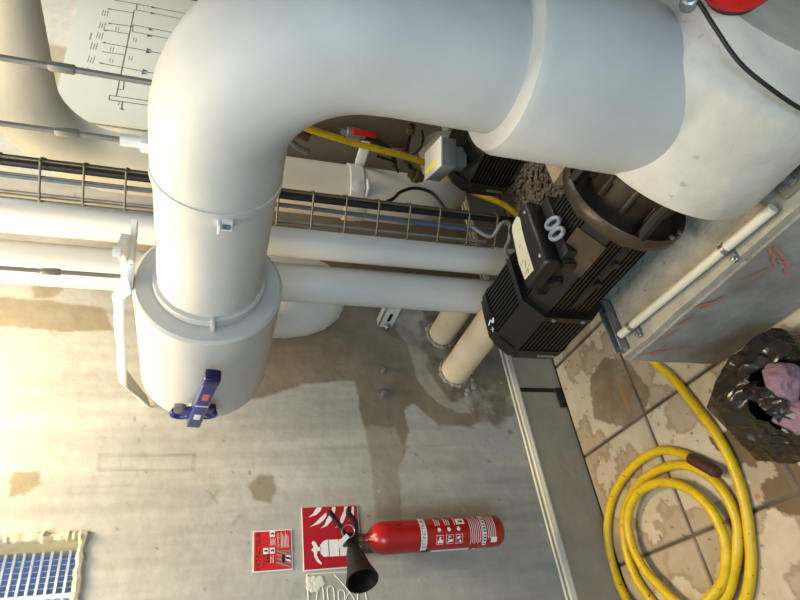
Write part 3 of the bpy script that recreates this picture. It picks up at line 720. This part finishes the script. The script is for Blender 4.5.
# red-capped sensor and its cable
rd = thing('flow_sensor', 'red capped sensor with black collar at the top right of the casing', 'sensor', (.905, .272, .668))
ax_ = Vector((-.25, -.75, .55)).normalized()
hc = Vector((.905, .272, .668))
MB().lathe([(.020, -.04), (.020, .0), (.046, .004), (.048, .02)], hc-ax_*.02, ax_, 28).build('collar', BLACK, rd)
MB().lathe([(.052, .0), (.058, .006), (.058, .03), (.050, .044), (.026, .052), (.002, .054)], hc, ax_, 40).build('red_cap', REDH, rd)
MB().lathe([(.014, -.02), (.014, .010), (.010, .012), (.010, .022)], (.885, .305, .752), (-.4, -.5, .5), 10).build('fitting', STEEL, rd)
tag(MB().tube(smooth_path([(.885, .300, .750), (.868, .302, .740), (.828, .316, .718), (.779, .337, .676), (.740, .348, .622), (.716, .358, .556), (.708, .36, .48)], 8), .0037, 10).build('sensor_cable', CABLE), 'thin black cable hanging from the red capped sensor across the casing', 'cable')

# ------------------------------------------------------------------ yellow hose
def hz(x, y, z=.018): return (x, y, z)
HR = .0150
k_ = 1.1308
def fl(px_list): return px_list
run = [(1.70,1.299,1.208),(1.75,1.373,1.007),(1.80,1.46,.668),(1.75,1.527,.448),(1.66,1.50,.33),(1.58,1.50,.24),(1.45,1.47,.12),(1.30,1.44,.03),(1.10,1.42,.018),(.945,1.40,.018)]
hz0 = .0155
mp = [(.848,1.385),(.756,1.338),(.621,1.297),(.512,1.272),(.415,1.272),(.335,1.289),(.262,1.319),(.192,1.358),(.118,1.426),(.075,1.53),(.085,1.67),(.13,1.76)]
l2 = [(.182,1.803),(.271,1.845),(.382,1.835),(.471,1.776),(.52,1.67),(.531,1.555),(.509,1.448),(.454,1.373),(.381,1.336),(.302,1.338),(.239,1.366),(.183,1.418),(.135,1.479)]
l3 = [(.118,1.56),(.145,1.645),(.202,1.701),(.279,1.755),(.365,1.772),(.440,1.740),(.490,1.65),(.482,1.529),(.431,1.436),(.359,1.386),(.289,1.377),(.224,1.40),(.165,1.46)]
l4 = [(.12,1.56),(.10,1.70),(.135,1.83),(.203,1.911),(.307,1.947),(.42,1.922),(.509,1.849),(.562,1.748),(.589,1.628),(.582,1.512),(.539,1.429),(.507,1.388)]
coil = [(x, y, hz0) for x, y in mp]+[(x, y, hz0+(.002 if i < 10 else .012)) for i, (x, y) in enumerate(l2)]+[(x, y, .034+(.012 if i < 4 else .010)) for i, (x, y) in enumerate(l3)]+[(x, y, [.07,.074,.06,.03][i] if i < 4 else hz0+(.012 if i > 10 else 0)) for i, (x, y) in enumerate(l4)]
hp = run
hose = thing('yellow_hose', 'yellow rubber hose coiled on the tiles with a brown end coupling', 'hose', (.35, 1.6, 0))
hpts = smooth_path(hp+coil, 8)
MB().tube(hpts, [.0128 if i < 60 else min(HR, .0128+(i-60)*.0002) for i in range(len(hpts))], 14).build('hose_tube', YEL, hose)
MB().lathe([(.0175, 0), (.018, .006), (.018, .100), (.015, .103), (.015, .114), (.011, .116)], (.508, 1.390, .030), Vector((-.085, -.093, .012)).normalized(), 16).build('end_coupling', RUST, hose)

# ------------------------------------------------------------------ rubbish bag
def crumpled(center, rx, ry, rz, seed, hole_dir=None, hole_cos=.8, npl=46, lo=.80, hi=1.08, sub=6):
    """thin crumpled film: flat facets that meet in sharp creases, with gathered folds"""
    rr = random.Random(seed); planes = []
    for i in range(npl):
        v = Vector((rr.gauss(0, 1), rr.gauss(0, 1), rr.gauss(0, 1))).normalized(); planes.append((v, rr.uniform(lo, hi)))
    h = Vector(hole_dir).normalized() if hole_dir is not None else None
    if h is not None: hu = h.orthogonal().normalized(); hv = h.cross(hu)
    b = bmesh.new(); bmesh.ops.create_icosphere(b, subdivisions=sub, radius=1)
    for v in b.verts:
        n = v.co.normalized(); r = 1.25
        for p, dd_ in planes:
            c = n.dot(p)
            if c > .15: r = min(r, dd_/c)
        w = n+Vector((noise.noise(n*2.2+Vector((seed,0,0))), noise.noise(n*2.2+Vector((0,seed,0))), noise.noise(n*2.2+Vector((0,0,seed)))))*.25
        r += .10*(.35-abs(noise.noise(w*1.9)))+.03*(.3-abs(noise.noise(w*4.2)))
        if h is not None:
            a = math.atan2(n.dot(hv), n.dot(hu)); c = n.dot(h)
            r += .05*max(0, c+.2)*math.sin(9*a+4*noise.noise(n*2))
        v.co = n*r
        if h is not None and c > hole_cos:
            t = (c-hole_cos)/(1-hole_cos); v.co = v.co-h*(.95*min(1, t*2.6))
    for v in b.verts:
        v.co = Vector((v.co.x*rx, v.co.y*ry, v.co.z*rz))+Vector(center)
        if v.co.z < .004: v.co.z = .004+.002*rr.random()
    return b
BC = Vector((.520, .985, .085))
mb = MB(); mb.bm(crumpled(BC, .148, .172, .138, 4, (-.30, -.55, .75), .80, 30, .74, 1.10), True)
bag = tag(mb.build('rubbish_bag', BAG, None, 25), 'crumpled open black rubbish bag on the tiles beside the plinth', 'bag')
# a twisted fold of the film across the mouth
mb = MB(); st_ = smooth_path([(.555, 1.00, .185), (.52, .965, .205), (.485, .945, .200), (.45, .935, .190), (.40, .935, .165)], 6)
vs = []
for i, p in enumerate(st_):
    w_ = .020+.012*abs(math.sin(i*.5)); 
    for k, (dy, dz) in enumerate(((-1, -.4), (-.4, .3), (.1, -.1), (.6, .35), (1, -.5))): vs.append((p.x, p.y+dy*w_, p.z+dz*w_*.7+.004*math.sin(i*1.3+k)))
mb.add(vs, [(i*5+k, i*5+k+1, i*5+k+6, i*5+k+5) for i in range(len(st_)-1) for k in range(4)])
mb.build('bag_fold', BAG, bag, 30)
for i, (c, s_, lab) in enumerate((((.515, .905, .165), (.050, .042, .034), 'upper pink rag showing in the mouth of the black bag'), ((.430, .925, .150), (.046, .045, .034), 'lower pink rag bunched inside the black bag'))):
    mb = MB(); mb.bm(crumpled(c, *s_, 11+i, None, .8, 40, .8, 1.05, 5), True)
    tag(mb.build('pink_rag', RAG, None, 60), lab, 'rag', 'pink rags in the bag')

# ------------------------------------------------------------------ fire extinguisher and signs
ex = thing('fire_extinguisher', 'red fire extinguisher with black horn hanging on the concrete wall', 'fire extinguisher', (.455, 1.892, .472))
EX = Vector((.453, 1.888, 0)); ER = .0515
MB().lathe([(.03, .472), (.042, .473), (.049, .481), (ER, .495), (ER, .884), (.0505, .898), (.045, .914), (.034, .928), (.021, .937), (.0165, .946), (.0165, .962)], EX, (0,0,1), 48).build('cylinder', RED, ex)
MB().lathe([(.016, .956), (.019, .959), (.019, .974), (.014, .977), (.014, .995)], EX, (0,0,1), 16).build('neck_nut', BRASS, ex)
vh = MB(); vh.box((EX.x-.018, EX.y-.018, .978), (EX.x+.02, EX.y+.016, 1.020), .004); vh.tube([EX+Vector((-.005,-.005,.995)), EX+Vector((-.045,-.020,.992))], .013, 12)
vho = vh.build('valve_head', BLACK, ex)
ML = mat('lever_black', (.07,.07,.07), .35)
mb = MB()
def bar(mb, pts, w, th):
    pts = [Vector(p) for p in pts]; n = len(pts); vs = []
    for i, p in enumerate(pts):
        t = (pts[min(i+1, n-1)]-pts[max(i-1, 0)]).normalized(); s_ = Vector((0,1,0)); u = t.cross(s_).normalized()
        for a, b_ in ((-1,-1), (1,-1), (1,1), (-1,1)): vs.append(p+s_*a*w+u*b_*th)
    fs = [(0,1,2,3), tuple((n-1)*4+i for i in (3,2,1,0))]
    for i in range(n-1):
        for k in range(4): fs.append((i*4+k, i*4+(k+1) % 4, (i+1)*4+(k+1) % 4, (i+1)*4+k))
    mb.add(vs, fs, False); return mb
bar(mb, smooth_path([(EX.x-.01, 1.872, 1.012), (EX.x+.02, 1.872, 1.020), (EX.x+.055, 1.872, 1.040), (EX.x+.088, 1.872, 1.062)], 4), .010, .005); mb.build('squeeze_lever', ML, ex)
mb = MB(); bar(mb, smooth_path([(EX.x+.0, 1.872, .986), (EX.x+.025, 1.872, .980), (EX.x+.05, 1.872, .982), (EX.x+.078, 1.872, 1.000), (EX.x+.095, 1.872, .997)], 4), .011, .006); mb.build('carry_handle', ML, ex)
h0 = EX+Vector((-.030, -.018, .994)); hax = Vector((-.100, -.064, -.002)).normalized()
mb = MB(); mb.lathe([(.014, -.01), (.020, .0), (.026, .02), (.032, .06), (.040, .095), (.0475, .120), (.049, .126), (.045, .127), (.037, .095), (.028, .05), (.012, .025)], h0, hax, 40, caps=False)
mb.lathe([(.0, .035), (.027, .035)], h0, hax, 24, caps=False)
mb.build('discharge_horn', RUBBER, ex)
# pull ring and white tag
c = EX+Vector((.018, -.030, 1.010)); mb = MB(); mb.tube([c+Vector((.021*math.cos(t)*.8+.01*math.sin(t), -.004, .017*math.sin(t)-.012*math.cos(t))) for t in [2*PI*k/24 for k in range(24)]], .0018, 8, closed=True); mb.build('safety_ring', STEEL, ex)
mb = MB(); MT = Matrix.Translation(c+Vector((-.030, -.008, .022))) @ Matrix.Rotation(.85, 4, 'Y'); mb.box((-.026, -.001, -.0075), (.026, .001, .0075), .0008, 1, M=MT); mb.build('seal_tag', SIGNW, ex)
# printed label wrapped round the cylinder
A0 = math.radians(-96); RL = ER+.0006
def wrap(mb, vs, fs, a0, z0, r=RL, sx=1.0):
    mb.add([(EX.x+r*math.cos(a0+v.x*sx/r), EX.y+r*math.sin(a0+v.x*sx/r), z0+v.y) for v in vs], fs, False); return mb
def wrect(mb, u0, u1, z0, z1, a0=A0, r=RL):
    n = max(2, int(abs(u1-u0)/.003)); vs = []; 
    for i in range(n+1):
        a = a0+(u0+(u1-u0)*i/n)/r; vs += [(EX.x+r*math.cos(a), EX.y+r*math.sin(a), z0), (EX.x+r*math.cos(a), EX.y+r*math.sin(a), z1)]
    mb.add(vs, [(2*i, 2*i+2, 2*i+3, 2*i+1) for i in range(n)]); return mb
wm = MB(); rm = MB(); km = MB()
wrect(wm, -.062, .062, .756, .776)
wrap(km, *text_geo('EXTINCTEUR', .0165), A0, .766, RL+.0005, 1.0)
wrect(wm, -.055, .055, .545, .558)
for k in range(10): wrect(km, -.050+.0102*k, -.050+.0102*k+(.0062 if k % 3 else .0045), .5475, .5555, r=RL+.0005)
for i in range(3):
    zc = .712-.034*i
    wrap(wm, *text_geo('%d' % (i+1), .012), A0+.012/ER, zc, RL+.0003)
    cu = [Vector((.006*math.cos(t), .006*math.sin(t), 0)) for t in [2*PI*k/14 for k in range(14)]]
    wrap(wm, cu, [tuple(range(14))], A0+.006/ER, zc, RL)
    for k in range(3): wrect(wm, .020, .055-.006*k, zc+.010-.007*k-.0012, zc+.010-.007*k+.0012)
    wrect(wm, -.040, -.010, zc-.013, zc+.012); wrect(rm, -.0385, -.0115, zc-.0118, zc+.0108, r=RL+.0003)
    q = [Vector((x-.025, z+0, 0)) for x, z in ([(-.010,-.010),(-.002,-.010),(.002,-.002),(.009,-.004),(.010,.002),(0,.004),(-.003,.009),(-.010,.008)], [(-.010,.009),(-.006,-.010),(.001,-.010),(-.001,.001),(.004,.004),(.010,-.006),(.010,.004),(.003,.009)], [(-.010,-.009),(.004,-.010),(.010,-.002),(.006,.009),(0,.009),(.002,0),(-.004,-.003),(-.009,.006)])[i]]
    wrap(wm, q, [tuple(range(8))], A0, zc-.0005, RL+.0006)
wrect(wm, .022, .046, .618, .648); wrect(rm, .028, .036, .624, .640, r=RL+.0004)
for k in range(7): wrect(wm, -.046+.004*(k % 2), .056-.008*(k % 3), .602-.0068*k-.001, .602-.0068*k+.001)
for k in range(5): wrect(wm, -.030, .056-.007*(k % 2), .538-.0065*k-.001, .538-.0065*k+.001)
wrect(wm, -.045, -.026, .506, .528)
wrect(wm, -.088, -.066, .60, .735); wrect(km, -.088, -.064, .572, .592); wrect(wm, -.082, -.070, .576, .588, r=RL+.0006)
wrect(km, -.078, -.060, .745, .770)
lab = wm.build('printed_label', SIGNW, ex); rm.build('label_red', RED, lab); km.build('label_black', PRINTK, lab)
lab['label'] = 'white printed instructions'
mb = MB(); wrap(mb, *text_geo('E', .026), A0+.034/ER, .845); wrap(mb, *text_geo('I', .020), A0+.016/ER, .845); mb.build('stencil_mark', PRINTD, ex)
MB().box((EX.x-.02, 1.93, .86), (EX.x+.02, 2.0, .93), .004).build('wall_hook', BLACK, ex)

YS = 1.9975
sg = thing('pictogram_sign', 'square red pictogram sign with white flames and extinguisher on the wall', 'sign', (.494, 2.0, .94))
MB().box((.3935, 1.9965, .935), (.593, 2.0, 1.129)).build('sign_plate', SIGNW, sg)
MB().box((.397, 1.9955, .938), (.592, 1.9968, 1.127)).build('red_field', REDS, sg)
mb = MB()
def flat(mb, P, y=1.995): mb.prism(P, (0,y,0), (1,0,0), (0,0,1), (0,-.0006,0)); return mb
def flame(x0, z0, L, w, bend):
    a = []; b_ = []
    for i in range(9):
        t = i/8; cx = x0+L*t; cz = z0+bend*math.sin(PI*t*.9)-.018*t; hw_ = w*math.sin(PI*min(1, t*.95+.05))**.8*(1-.4*t)
        a.append((cx, cz+hw_)); b_.append((cx, cz-hw_))
    return a+b_[::-1]
for q in ((.556, 1.100, .034, .006, .012),): pass
flat(mb, [(.559,1.108),(.570,1.092),(.590,1.078),(.591,1.060),(.578,1.066),(.566,1.080)])
flat(mb, [(.528,1.104),(.540,1.084),(.556,1.068),(.572,1.046),(.560,1.046),(.546,1.058),(.536,1.074)])
flat(mb, [(.522,1.068),(.532,1.054),(.550,1.046),(.570,1.030),(.590,1.024),(.590,1.012),(.566,1.018),(.544,1.030),(.528,1.046)])
flat(mb, [(.520,1.020),(.532,1.004),(.556,.996),(.575,.985),(.590,.982),(.590,.970),(.566,.976),(.540,.988),(.526,1.002)])
flat(mb, [(.540,.972),(.560,.960),(.588,.956),(.588,.948),(.560,.950)])
body_ = [(.480,1.062),(.484,1.052),(.482,.962),(.430,.962),(.432,1.062),(.444,1.072),(.470,1.072)]
flat(mb, body_)
flat(mb, [(.463,1.070),(.463,1.080),(.478,1.086),(.484,1.096),(.476,1.100),(.464,1.094),(.456,1.102),(.448,1.094),(.436,1.094),(.420,1.086),(.409,1.072),(.414,1.070),(.424,1.078),(.438,1.085),(.451,1.082),(.451,1.070)])
pc = mb.build('pictogram', SIGNW, sg)
for z in (1.045, 1.010): MB().box((.431, 1.9938, z-.001), (.483, 1.9943, z+.001)).build('pictogram_line', REDS, sg)

cdn = thing('instruction_card', 'small red extinguisher instruction card with white border on the wall', 'sign', (.463, 2.0, 1.163))
MB().box((.401, 1.997, 1.163), (.5255, 2.0, 1.287)).build('card_plate', SIGNW, cdn)
MB().box((.4045, 1.9962, 1.1665), (.522, 1.9975, 1.2835)).build('card_field', REDC, cdn)
mb = MB(); text_on(mb, 'EXTINCTEUR', .0195, (.463, 1.9958, 1.270), (1,0,0), (0,0,1), .98); 
for k in range(3): mb.box((.428+.009*k, 1.9957, 1.236), (.434+.009*k, 1.9962, 1.246))
mb.box((.412, 1.9957, 1.2525), (.468, 1.9962, 1.2545))
mb.build('card_heading', PRINTD, cdn)
mb = MB()
for (x, z, ch) in ((.462, 1.247, 'E'), (.462, 1.2265, 'F'), (.513, 1.2265, 'A'), (.4355, 1.177, 'B')):
    mb.box((x-.009, 1.9955, z-.008), (x+.009, 1.9962, z+.008))
for k in range(5): mb.box((.478, 1.9955, 1.2315-.0035*k-.0006), (.500-.004*(k % 2), 1.9962, 1.2315-.0035*k+.0006))
for k in range(3): mb.box((.425, 1.9955, 1.2315-.004*k-.0006), (.448-.004*(k % 2), 1.9962, 1.2315-.004*k+.0006))
mb.tube([(.471+.0035*k, 1.9957, 1.2075+.003*(1 if k % 2 else -1)+.002*math.sin(k*2.3)) for k in range(13)], .0009, 6)
for k in range(6): mb.box((.469, 1.9955, 1.198-.0045*k-.0007), (.517-.006*(k % 3), 1.9962, 1.198-.0045*k+.0007))
mb.build('card_print', SIGNW, cdn)
mb = MB()
for (x, z, ch) in ((.462, 1.247, 'E'), (.462, 1.2265, 'F'), (.513, 1.2265, 'A'), (.4355, 1.177, 'B')): mb.prism([(x-.004, z-.005), (x+.002, z-.006), (x+.0045, z-.001), (x+.001, z+.006), (x-.003, z+.003), (x-.001, z-.001)], (0,1.9954,0), (1,0,0), (0,0,1), (0,-.0003,0))
mb.box((.424, 1.9949, 1.188), (.447, 1.9953, 1.196)); mb.build('card_symbols', PRINTK, cdn)
mb = MB()
for k in range(5):
    x = .4065+.0118*k
    P = [(x, 1.168), (x+.006, 1.168), (x+.006+.016, 1.213), (x+.016, 1.213)]
    P = [(min(a, .463), b) for a, b in P]; flat(mb, P, 1.9961)
mb.build('card_stripes', PRINTG, cdn)

# dried glue outline of a former sign
mb = MB(); y = 2.0003
def gl(pts, r=.0022): mb.tube([(a, y, b) for a, b in [(p.x, p.y) for p in smooth_path([(a, b, 0) for a, b in pts], 6)]], r, 6)
gl([(.385,1.118),(.384,1.05),(.382,.99),(.378,.935)], .0024); gl([(.385,1.118),(.34,1.117),(.29,1.115),(.22,1.113)], .0026); gl([(.378,.935),(.33,.933),(.28,.930),(.22,.93)], .002)
gl([(.25,1.10),(.34,1.085),(.345,1.070),(.25,1.065),(.25,1.05),(.335,1.055),(.335,1.035),(.25,1.035),(.25,1.02),(.325,1.02),(.32,1.0),(.25,1.01)], .0023)
gl([(.378,1.03),(.33,.99),(.29,.965),(.25,.95)], .002); gl([(.378,.95),(.34,.97),(.30,1.0),(.25,1.01)], .002); gl([(.34,.935),(.325,.955),(.27,.96),(.25,.945)], .002)
for i in range(26):
    a, b = .36+.03*random.random()-.01, 1.07+.045*random.random(); mb.lathe([(.001, .003), (.008, .002), (.010, 0)], (a-.01, 1.9995, b), (0,-1,0), 9)
tag(mb.build('glue_residue', GLUE), 'white dried glue lines on the wall under the square red sign', 'glue')

# ------------------------------------------------------------------ schematic board on the far stretch of wall
bd = thing('schematic_board', 'white board with a printed pipework schematic on the wall', 'board', (3.0, 1.99, 1.5))
MB().prism([(2.40,1.42),(3.62,1.42),(3.62,2.262),(3.4,2.256),(2.60,2.215),(2.46,2.19),(2.41,2.15),(2.395,2.10)], (0,1.982,0), (1,0,0), (0,0,1), (0,.012,0)).build('board_panel', BOARD, bd)
mb = MB(); yb = 1.9812
def ln_(a, b, w=.0027):
    a = Vector((a[0], 0, a[1])); b = Vector((b[0], 0, b[1])); d_ = (b-a).normalized(); n_ = Vector((-d_.z, 0, d_.x))*w
    mb.add([v+Vector((0,yb,0)) for v in (a-n_, b-n_, b+n_, a+n_)], [(0,1,2,3)], False)
DG = [[(3.39,1.975),(2.603,1.963)],[(3.45,2.085),(3.457,1.969)],[(3.457,1.969),(3.396,1.966)],[(3.457,1.969),(3.46,1.70)],[(3.396,1.966),(3.396,1.70)],[(3.35,2.096),(3.36,1.975)],[(3.211,2.077),(3.223,1.965)],[(3.24,1.964),(3.175,1.959)],[(3.24,1.964),(3.24,1.70)],[(3.175,1.959),(3.17,1.70)],[(3.142,2.089),(3.145,1.97)],[(3.024,2.075),(3.02,1.7)],[(2.943,2.075),(2.95,1.97)],[(2.843,2.064),(2.83,1.7)],[(2.74,1.945),(2.659,1.939)],[(2.739,1.967),(2.74,1.945)],[(2.657,1.965),(2.659,1.939)],[(2.599,1.993),(2.606,1.7)],[(2.565,1.989),(2.571,1.7)],[(2.599,1.993),(2.565,1.989)],[(2.567,1.931),(2.51,1.927)]]
for a, b in DG: ln_(a, b)
for x, z in [(3.454,1.878),(3.393,1.877),(3.226,1.87),(3.164,1.87),(3.035,1.859),(3.01,1.859),(2.845,1.859),(2.82,1.859)]:
    mb.prism([(x-.012,z+.014),(x+.012,z+.014),(x,z-.014)], (0,yb,0), (1,0,0), (0,0,1), (0,-.0005,0))
for x, z in [(3.35,2.096),(3.21,2.075),(3.138,2.089),(3.024,2.075),(2.843,2.064),(2.51,1.927)]:
    mb.prism([(x-.007,z),(x,z+.012),(x+.007,z),(x,z-.012)], (0,yb,0), (1,0,0), (0,0,1), (0,-.0005,0))
mb.build('schematic_lines', mat('print_line', (.36,.37,.37), .5), bd)
mb = MB()
for x, z in [(3.30,2.123),(3.18,2.12),(3.08,2.118),(2.98,2.13),(2.86,2.125),(2.76,2.14)]:
    for k in range(3): mb.box((x-.03, yb-.0006, z-.012*k-.0018), (x+.03-.01*(k % 2), yb, z-.012*k+.0018))
for x, z in [(2.979,2.04),(3.17,2.04),(3.10,1.945),(2.93,1.945),(2.88,2.03),(2.55,1.945)]:
    for k in range(2): mb.box((x-.018, yb-.0006, z-.012*k-.0015), (x+.018, yb, z-.012*k+.0015))
mb.box((3.03, yb-.0006, 2.142), (3.09, yb, 2.150))
mb.build('schematic_text', mat('print_faint', (.55,.57,.56), .6), bd)

# ------------------------------------------------------------------ dim gap behind the elbow: old fittings
op = thing('old_brown_pipe', 'dull brown old pipe with a raised rim, seen in the dim gap', 'pipe', (2.35, 1.62, 1.0))
MB().tube([(2.35, 1.66, 1.45), (2.35, 1.66, 1.2), (2.35, 1.66, .6)], .14, 32).build('pipe_body', OLD, op)
MB().lathe([(.14, -.014), (.152, -.012), (.152, .012), (.14, .014)], (2.35, 1.66, 1.24), (0,0,1), 32, caps=False).build('rim', mat('rim_pale', (.52,.49,.44), .5), op)
vv = thing('red_lever_valve', 'small ball valve with a red lever in the dim gap behind the elbow', 'valve', (1.95, 1.46, .91))
MB().lathe([(.014,-.05),(.014,-.03),(.024,-.026),(.024,.026),(.014,.03),(.014,.05)], (1.93, 1.47, .955), (0,0,1), 12).build('valve_body', STEEL, vv)
MB().box((1.90, 1.44, .87), (1.925, 1.456, .965), .004).build('lever', REDH, vv)
cable([(1.93,1.48,.90),(1.93,1.49,.85),(1.92,1.515,.79),(1.92,1.57,.75),(1.92,1.60,.74)], .010, CABLE, 'black hose curving down from the small red lever valve', 'hose', 'hose')
dv_ = thing('drain_fitting', 'dark pipe fitting with brass joints hanging in the dim gap', 'fitting', (1.9, 1.45, .72))
MB().tube([(1.9, 1.36, .74), (1.9, 1.42, .735), (1.9, 1.50, .725), (1.9, 1.56, .69), (1.9, 1.60, .66)], .011, 10).build('stem', BLACK, dv_)
for y, z in ((1.385, .738), (1.50, .725), (1.535, .705)): MB().lathe([(.012,-.014),(.020,-.012),(.020,.012),(.012,.014)], (1.9, y, z), (0,1,-.15), 8).build('joint', BRASS, dv_)
cable([(1.88,1.365,.70),(1.87,1.40,.685),(1.87,1.45,.685),(1.88,1.495,.70),(1.9,1.52,.72)], .005, CABLE, 'thin black loop of cable beside the dark pipe fitting')
cable([(1.9,1.54,.84),(1.9,1.55,.80),(1.9,1.56,.76),(1.91,1.62,.72)], .006, CABLE, 'thin black cable crossing in front of the large header')
o = MB().box((1.60, 1.575, .90), (1.66, 1.64, .985), .012).build('pale_block', mat('cream_block', (.78,.74,.64), .6)); tag(o, 'small cream block behind the wires of the cable basket', 'block')
o = MB().lathe([(.02,-.03),(.02,-.012),(.032,-.010),(.032,.012),(.02,.014),(.02,.034)], (1.86, 1.585, .655), (0,-.3,1), 12).build('drain_plug', BRASS); tag(o, 'round brass drain plug on the end of the large header', 'fitting')
o = MB().box((1.96, 1.54, .86), (1.985, 1.66, .90), .003).build('pale_strut', TAPE); tag(o, 'pale flat strut standing behind the large header', 'bracket')
o = MB().tube(smooth_path([(1.80,1.43,1.225),(1.80,1.455,1.21),(1.80,1.475,1.18),(1.81,1.50,1.14)], 4), .012, 10).build('pipe_collar', STEEL); tag(o, 'bent galvanised collar at the inner side of the elbow', 'fitting')
mb = MB(); mb.box((1.79, 1.37, 1.22), (1.84, 1.43, 1.27), .006); mb.lathe([(.02,0),(.02,.05)], (1.80, 1.40, 1.20), (0,.4,-1), 10)
tag(mb.build('rusty_joint', RUST), 'rusty pipe joint just inside the curve of the elbow', 'fitting')
# horizontal dark channel and pale slab further back
o = MB().box((2.6, .2, .55), (2.7, 1.5, 1.0), .005).build('grey_duct', mat('duct_dark', (.33,.325,.31), .7)); tag(o, 'dark grey duct in the shadow beyond the header', 'duct')

# gravel and dirt beyond the plinth
mb = MB()
for i in range(2600):
    x = random.uniform(1.50, 2.35); y_ = random.uniform(1.25, 1.84); s_ = random.uniform(.004, .013)
    b = bmesh.new(); bmesh.ops.create_icosphere(b, subdivisions=1, radius=s_)
    for v in b.verts: v.co *= random.uniform(.7, 1.25)
    h_ = .012*max(0, 1-abs(y_-1.55)/.35)
    for v in b.verts: v.co = Vector((v.co.x*1.2+x, v.co.y*1.2+y_, v.co.z*.7+.004+h_))
    mb.bm(b)
tag(mb.build('gravel', STONE, None, 20), 'loose brown gravel and dirt on the ground beyond the plinth', 'gravel', kind='stuff')

# ------------------------------------------------------------------ clean helper property
for o in SC.objects:
    if '_o' in o: del o['_o']

# ------------------------------------------------------------------ camera
cam = bpy.data.cameras.new('camera'); co = bpy.data.objects.new('camera', cam); C.objects.link(co)
F = 582.3825
cam.sensor_fit = 'HORIZONTAL'; cam.sensor_width = 36; cam.lens = F*36/800; cam.clip_start = .02
R = ((-0.13096218,-0.28940345,-0.94820596),(-0.81164295,0.5805173,-0.06507994),(0.56928432,0.76108167,-0.31091808))   # rows: image right, image down, forward
right = Vector(R[0]); up = -Vector(R[1]); back = -Vector(R[2])
M = Matrix(((right.x, up.x, back.x, 0), (right.y, up.y, back.y, 0), (right.z, up.z, back.z, 1.47), (0,0,0,1)))
co.matrix_world = M; SC.camera = co

# ------------------------------------------------------------------ light
def area(name, loc, target, size, energy, col, sy=None):
    l = bpy.data.lights.new(name, 'AREA'); l.energy = energy; l.color = col; l.size = size
    if sy: l.shape = 'RECTANGLE'; l.size_y = sy
    o = bpy.data.objects.new(name, l); C.objects.link(o); o.location = loc
    o.rotation_euler = (Vector(target)-Vector(loc)).to_track_quat('-Z', 'Y').to_euler(); return o
area('warm_lamp', (.85, 1.62, 2.80), (.95, 1.80, 1.3), .35, 50, (1.0, .80, .49))
area('daylight', (-1.5, -1.1, 1.9), (1.0, .7, .9), 1.5, 63, (.52, .78, 1.0))
area('ceiling_light', (-.2, .9, 3.1), (.5, 1.3, 0), 1.0, 44, (1.0, .90, .74))
area('far_fill', (2.9, .7, 2.9), (2.6, 1.7, .9), .8, 33, (1.0, .98, .90))  # added fill that brightens the schematic board and the dim gap
area('header_fill', (1.25, .95, 3.1), (1.9, 1.3, 2.0), .5, 13, (1.0, .84, .58))  # added warm fill aimed at the header pipe, not a lamp of the room
w = bpy.data.worlds.new('world'); SC.world = w; w.use_nodes = True
w.node_tree.nodes['Background'].inputs['Color'].default_value = (.75, .80, .88, 1); w.node_tree.nodes['Background'].inputs['Strength'].default_value = .22
SC.view_settings.view_transform = 'Standard'; SC.view_settings.look = 'None'; SC.view_settings.exposure = 0
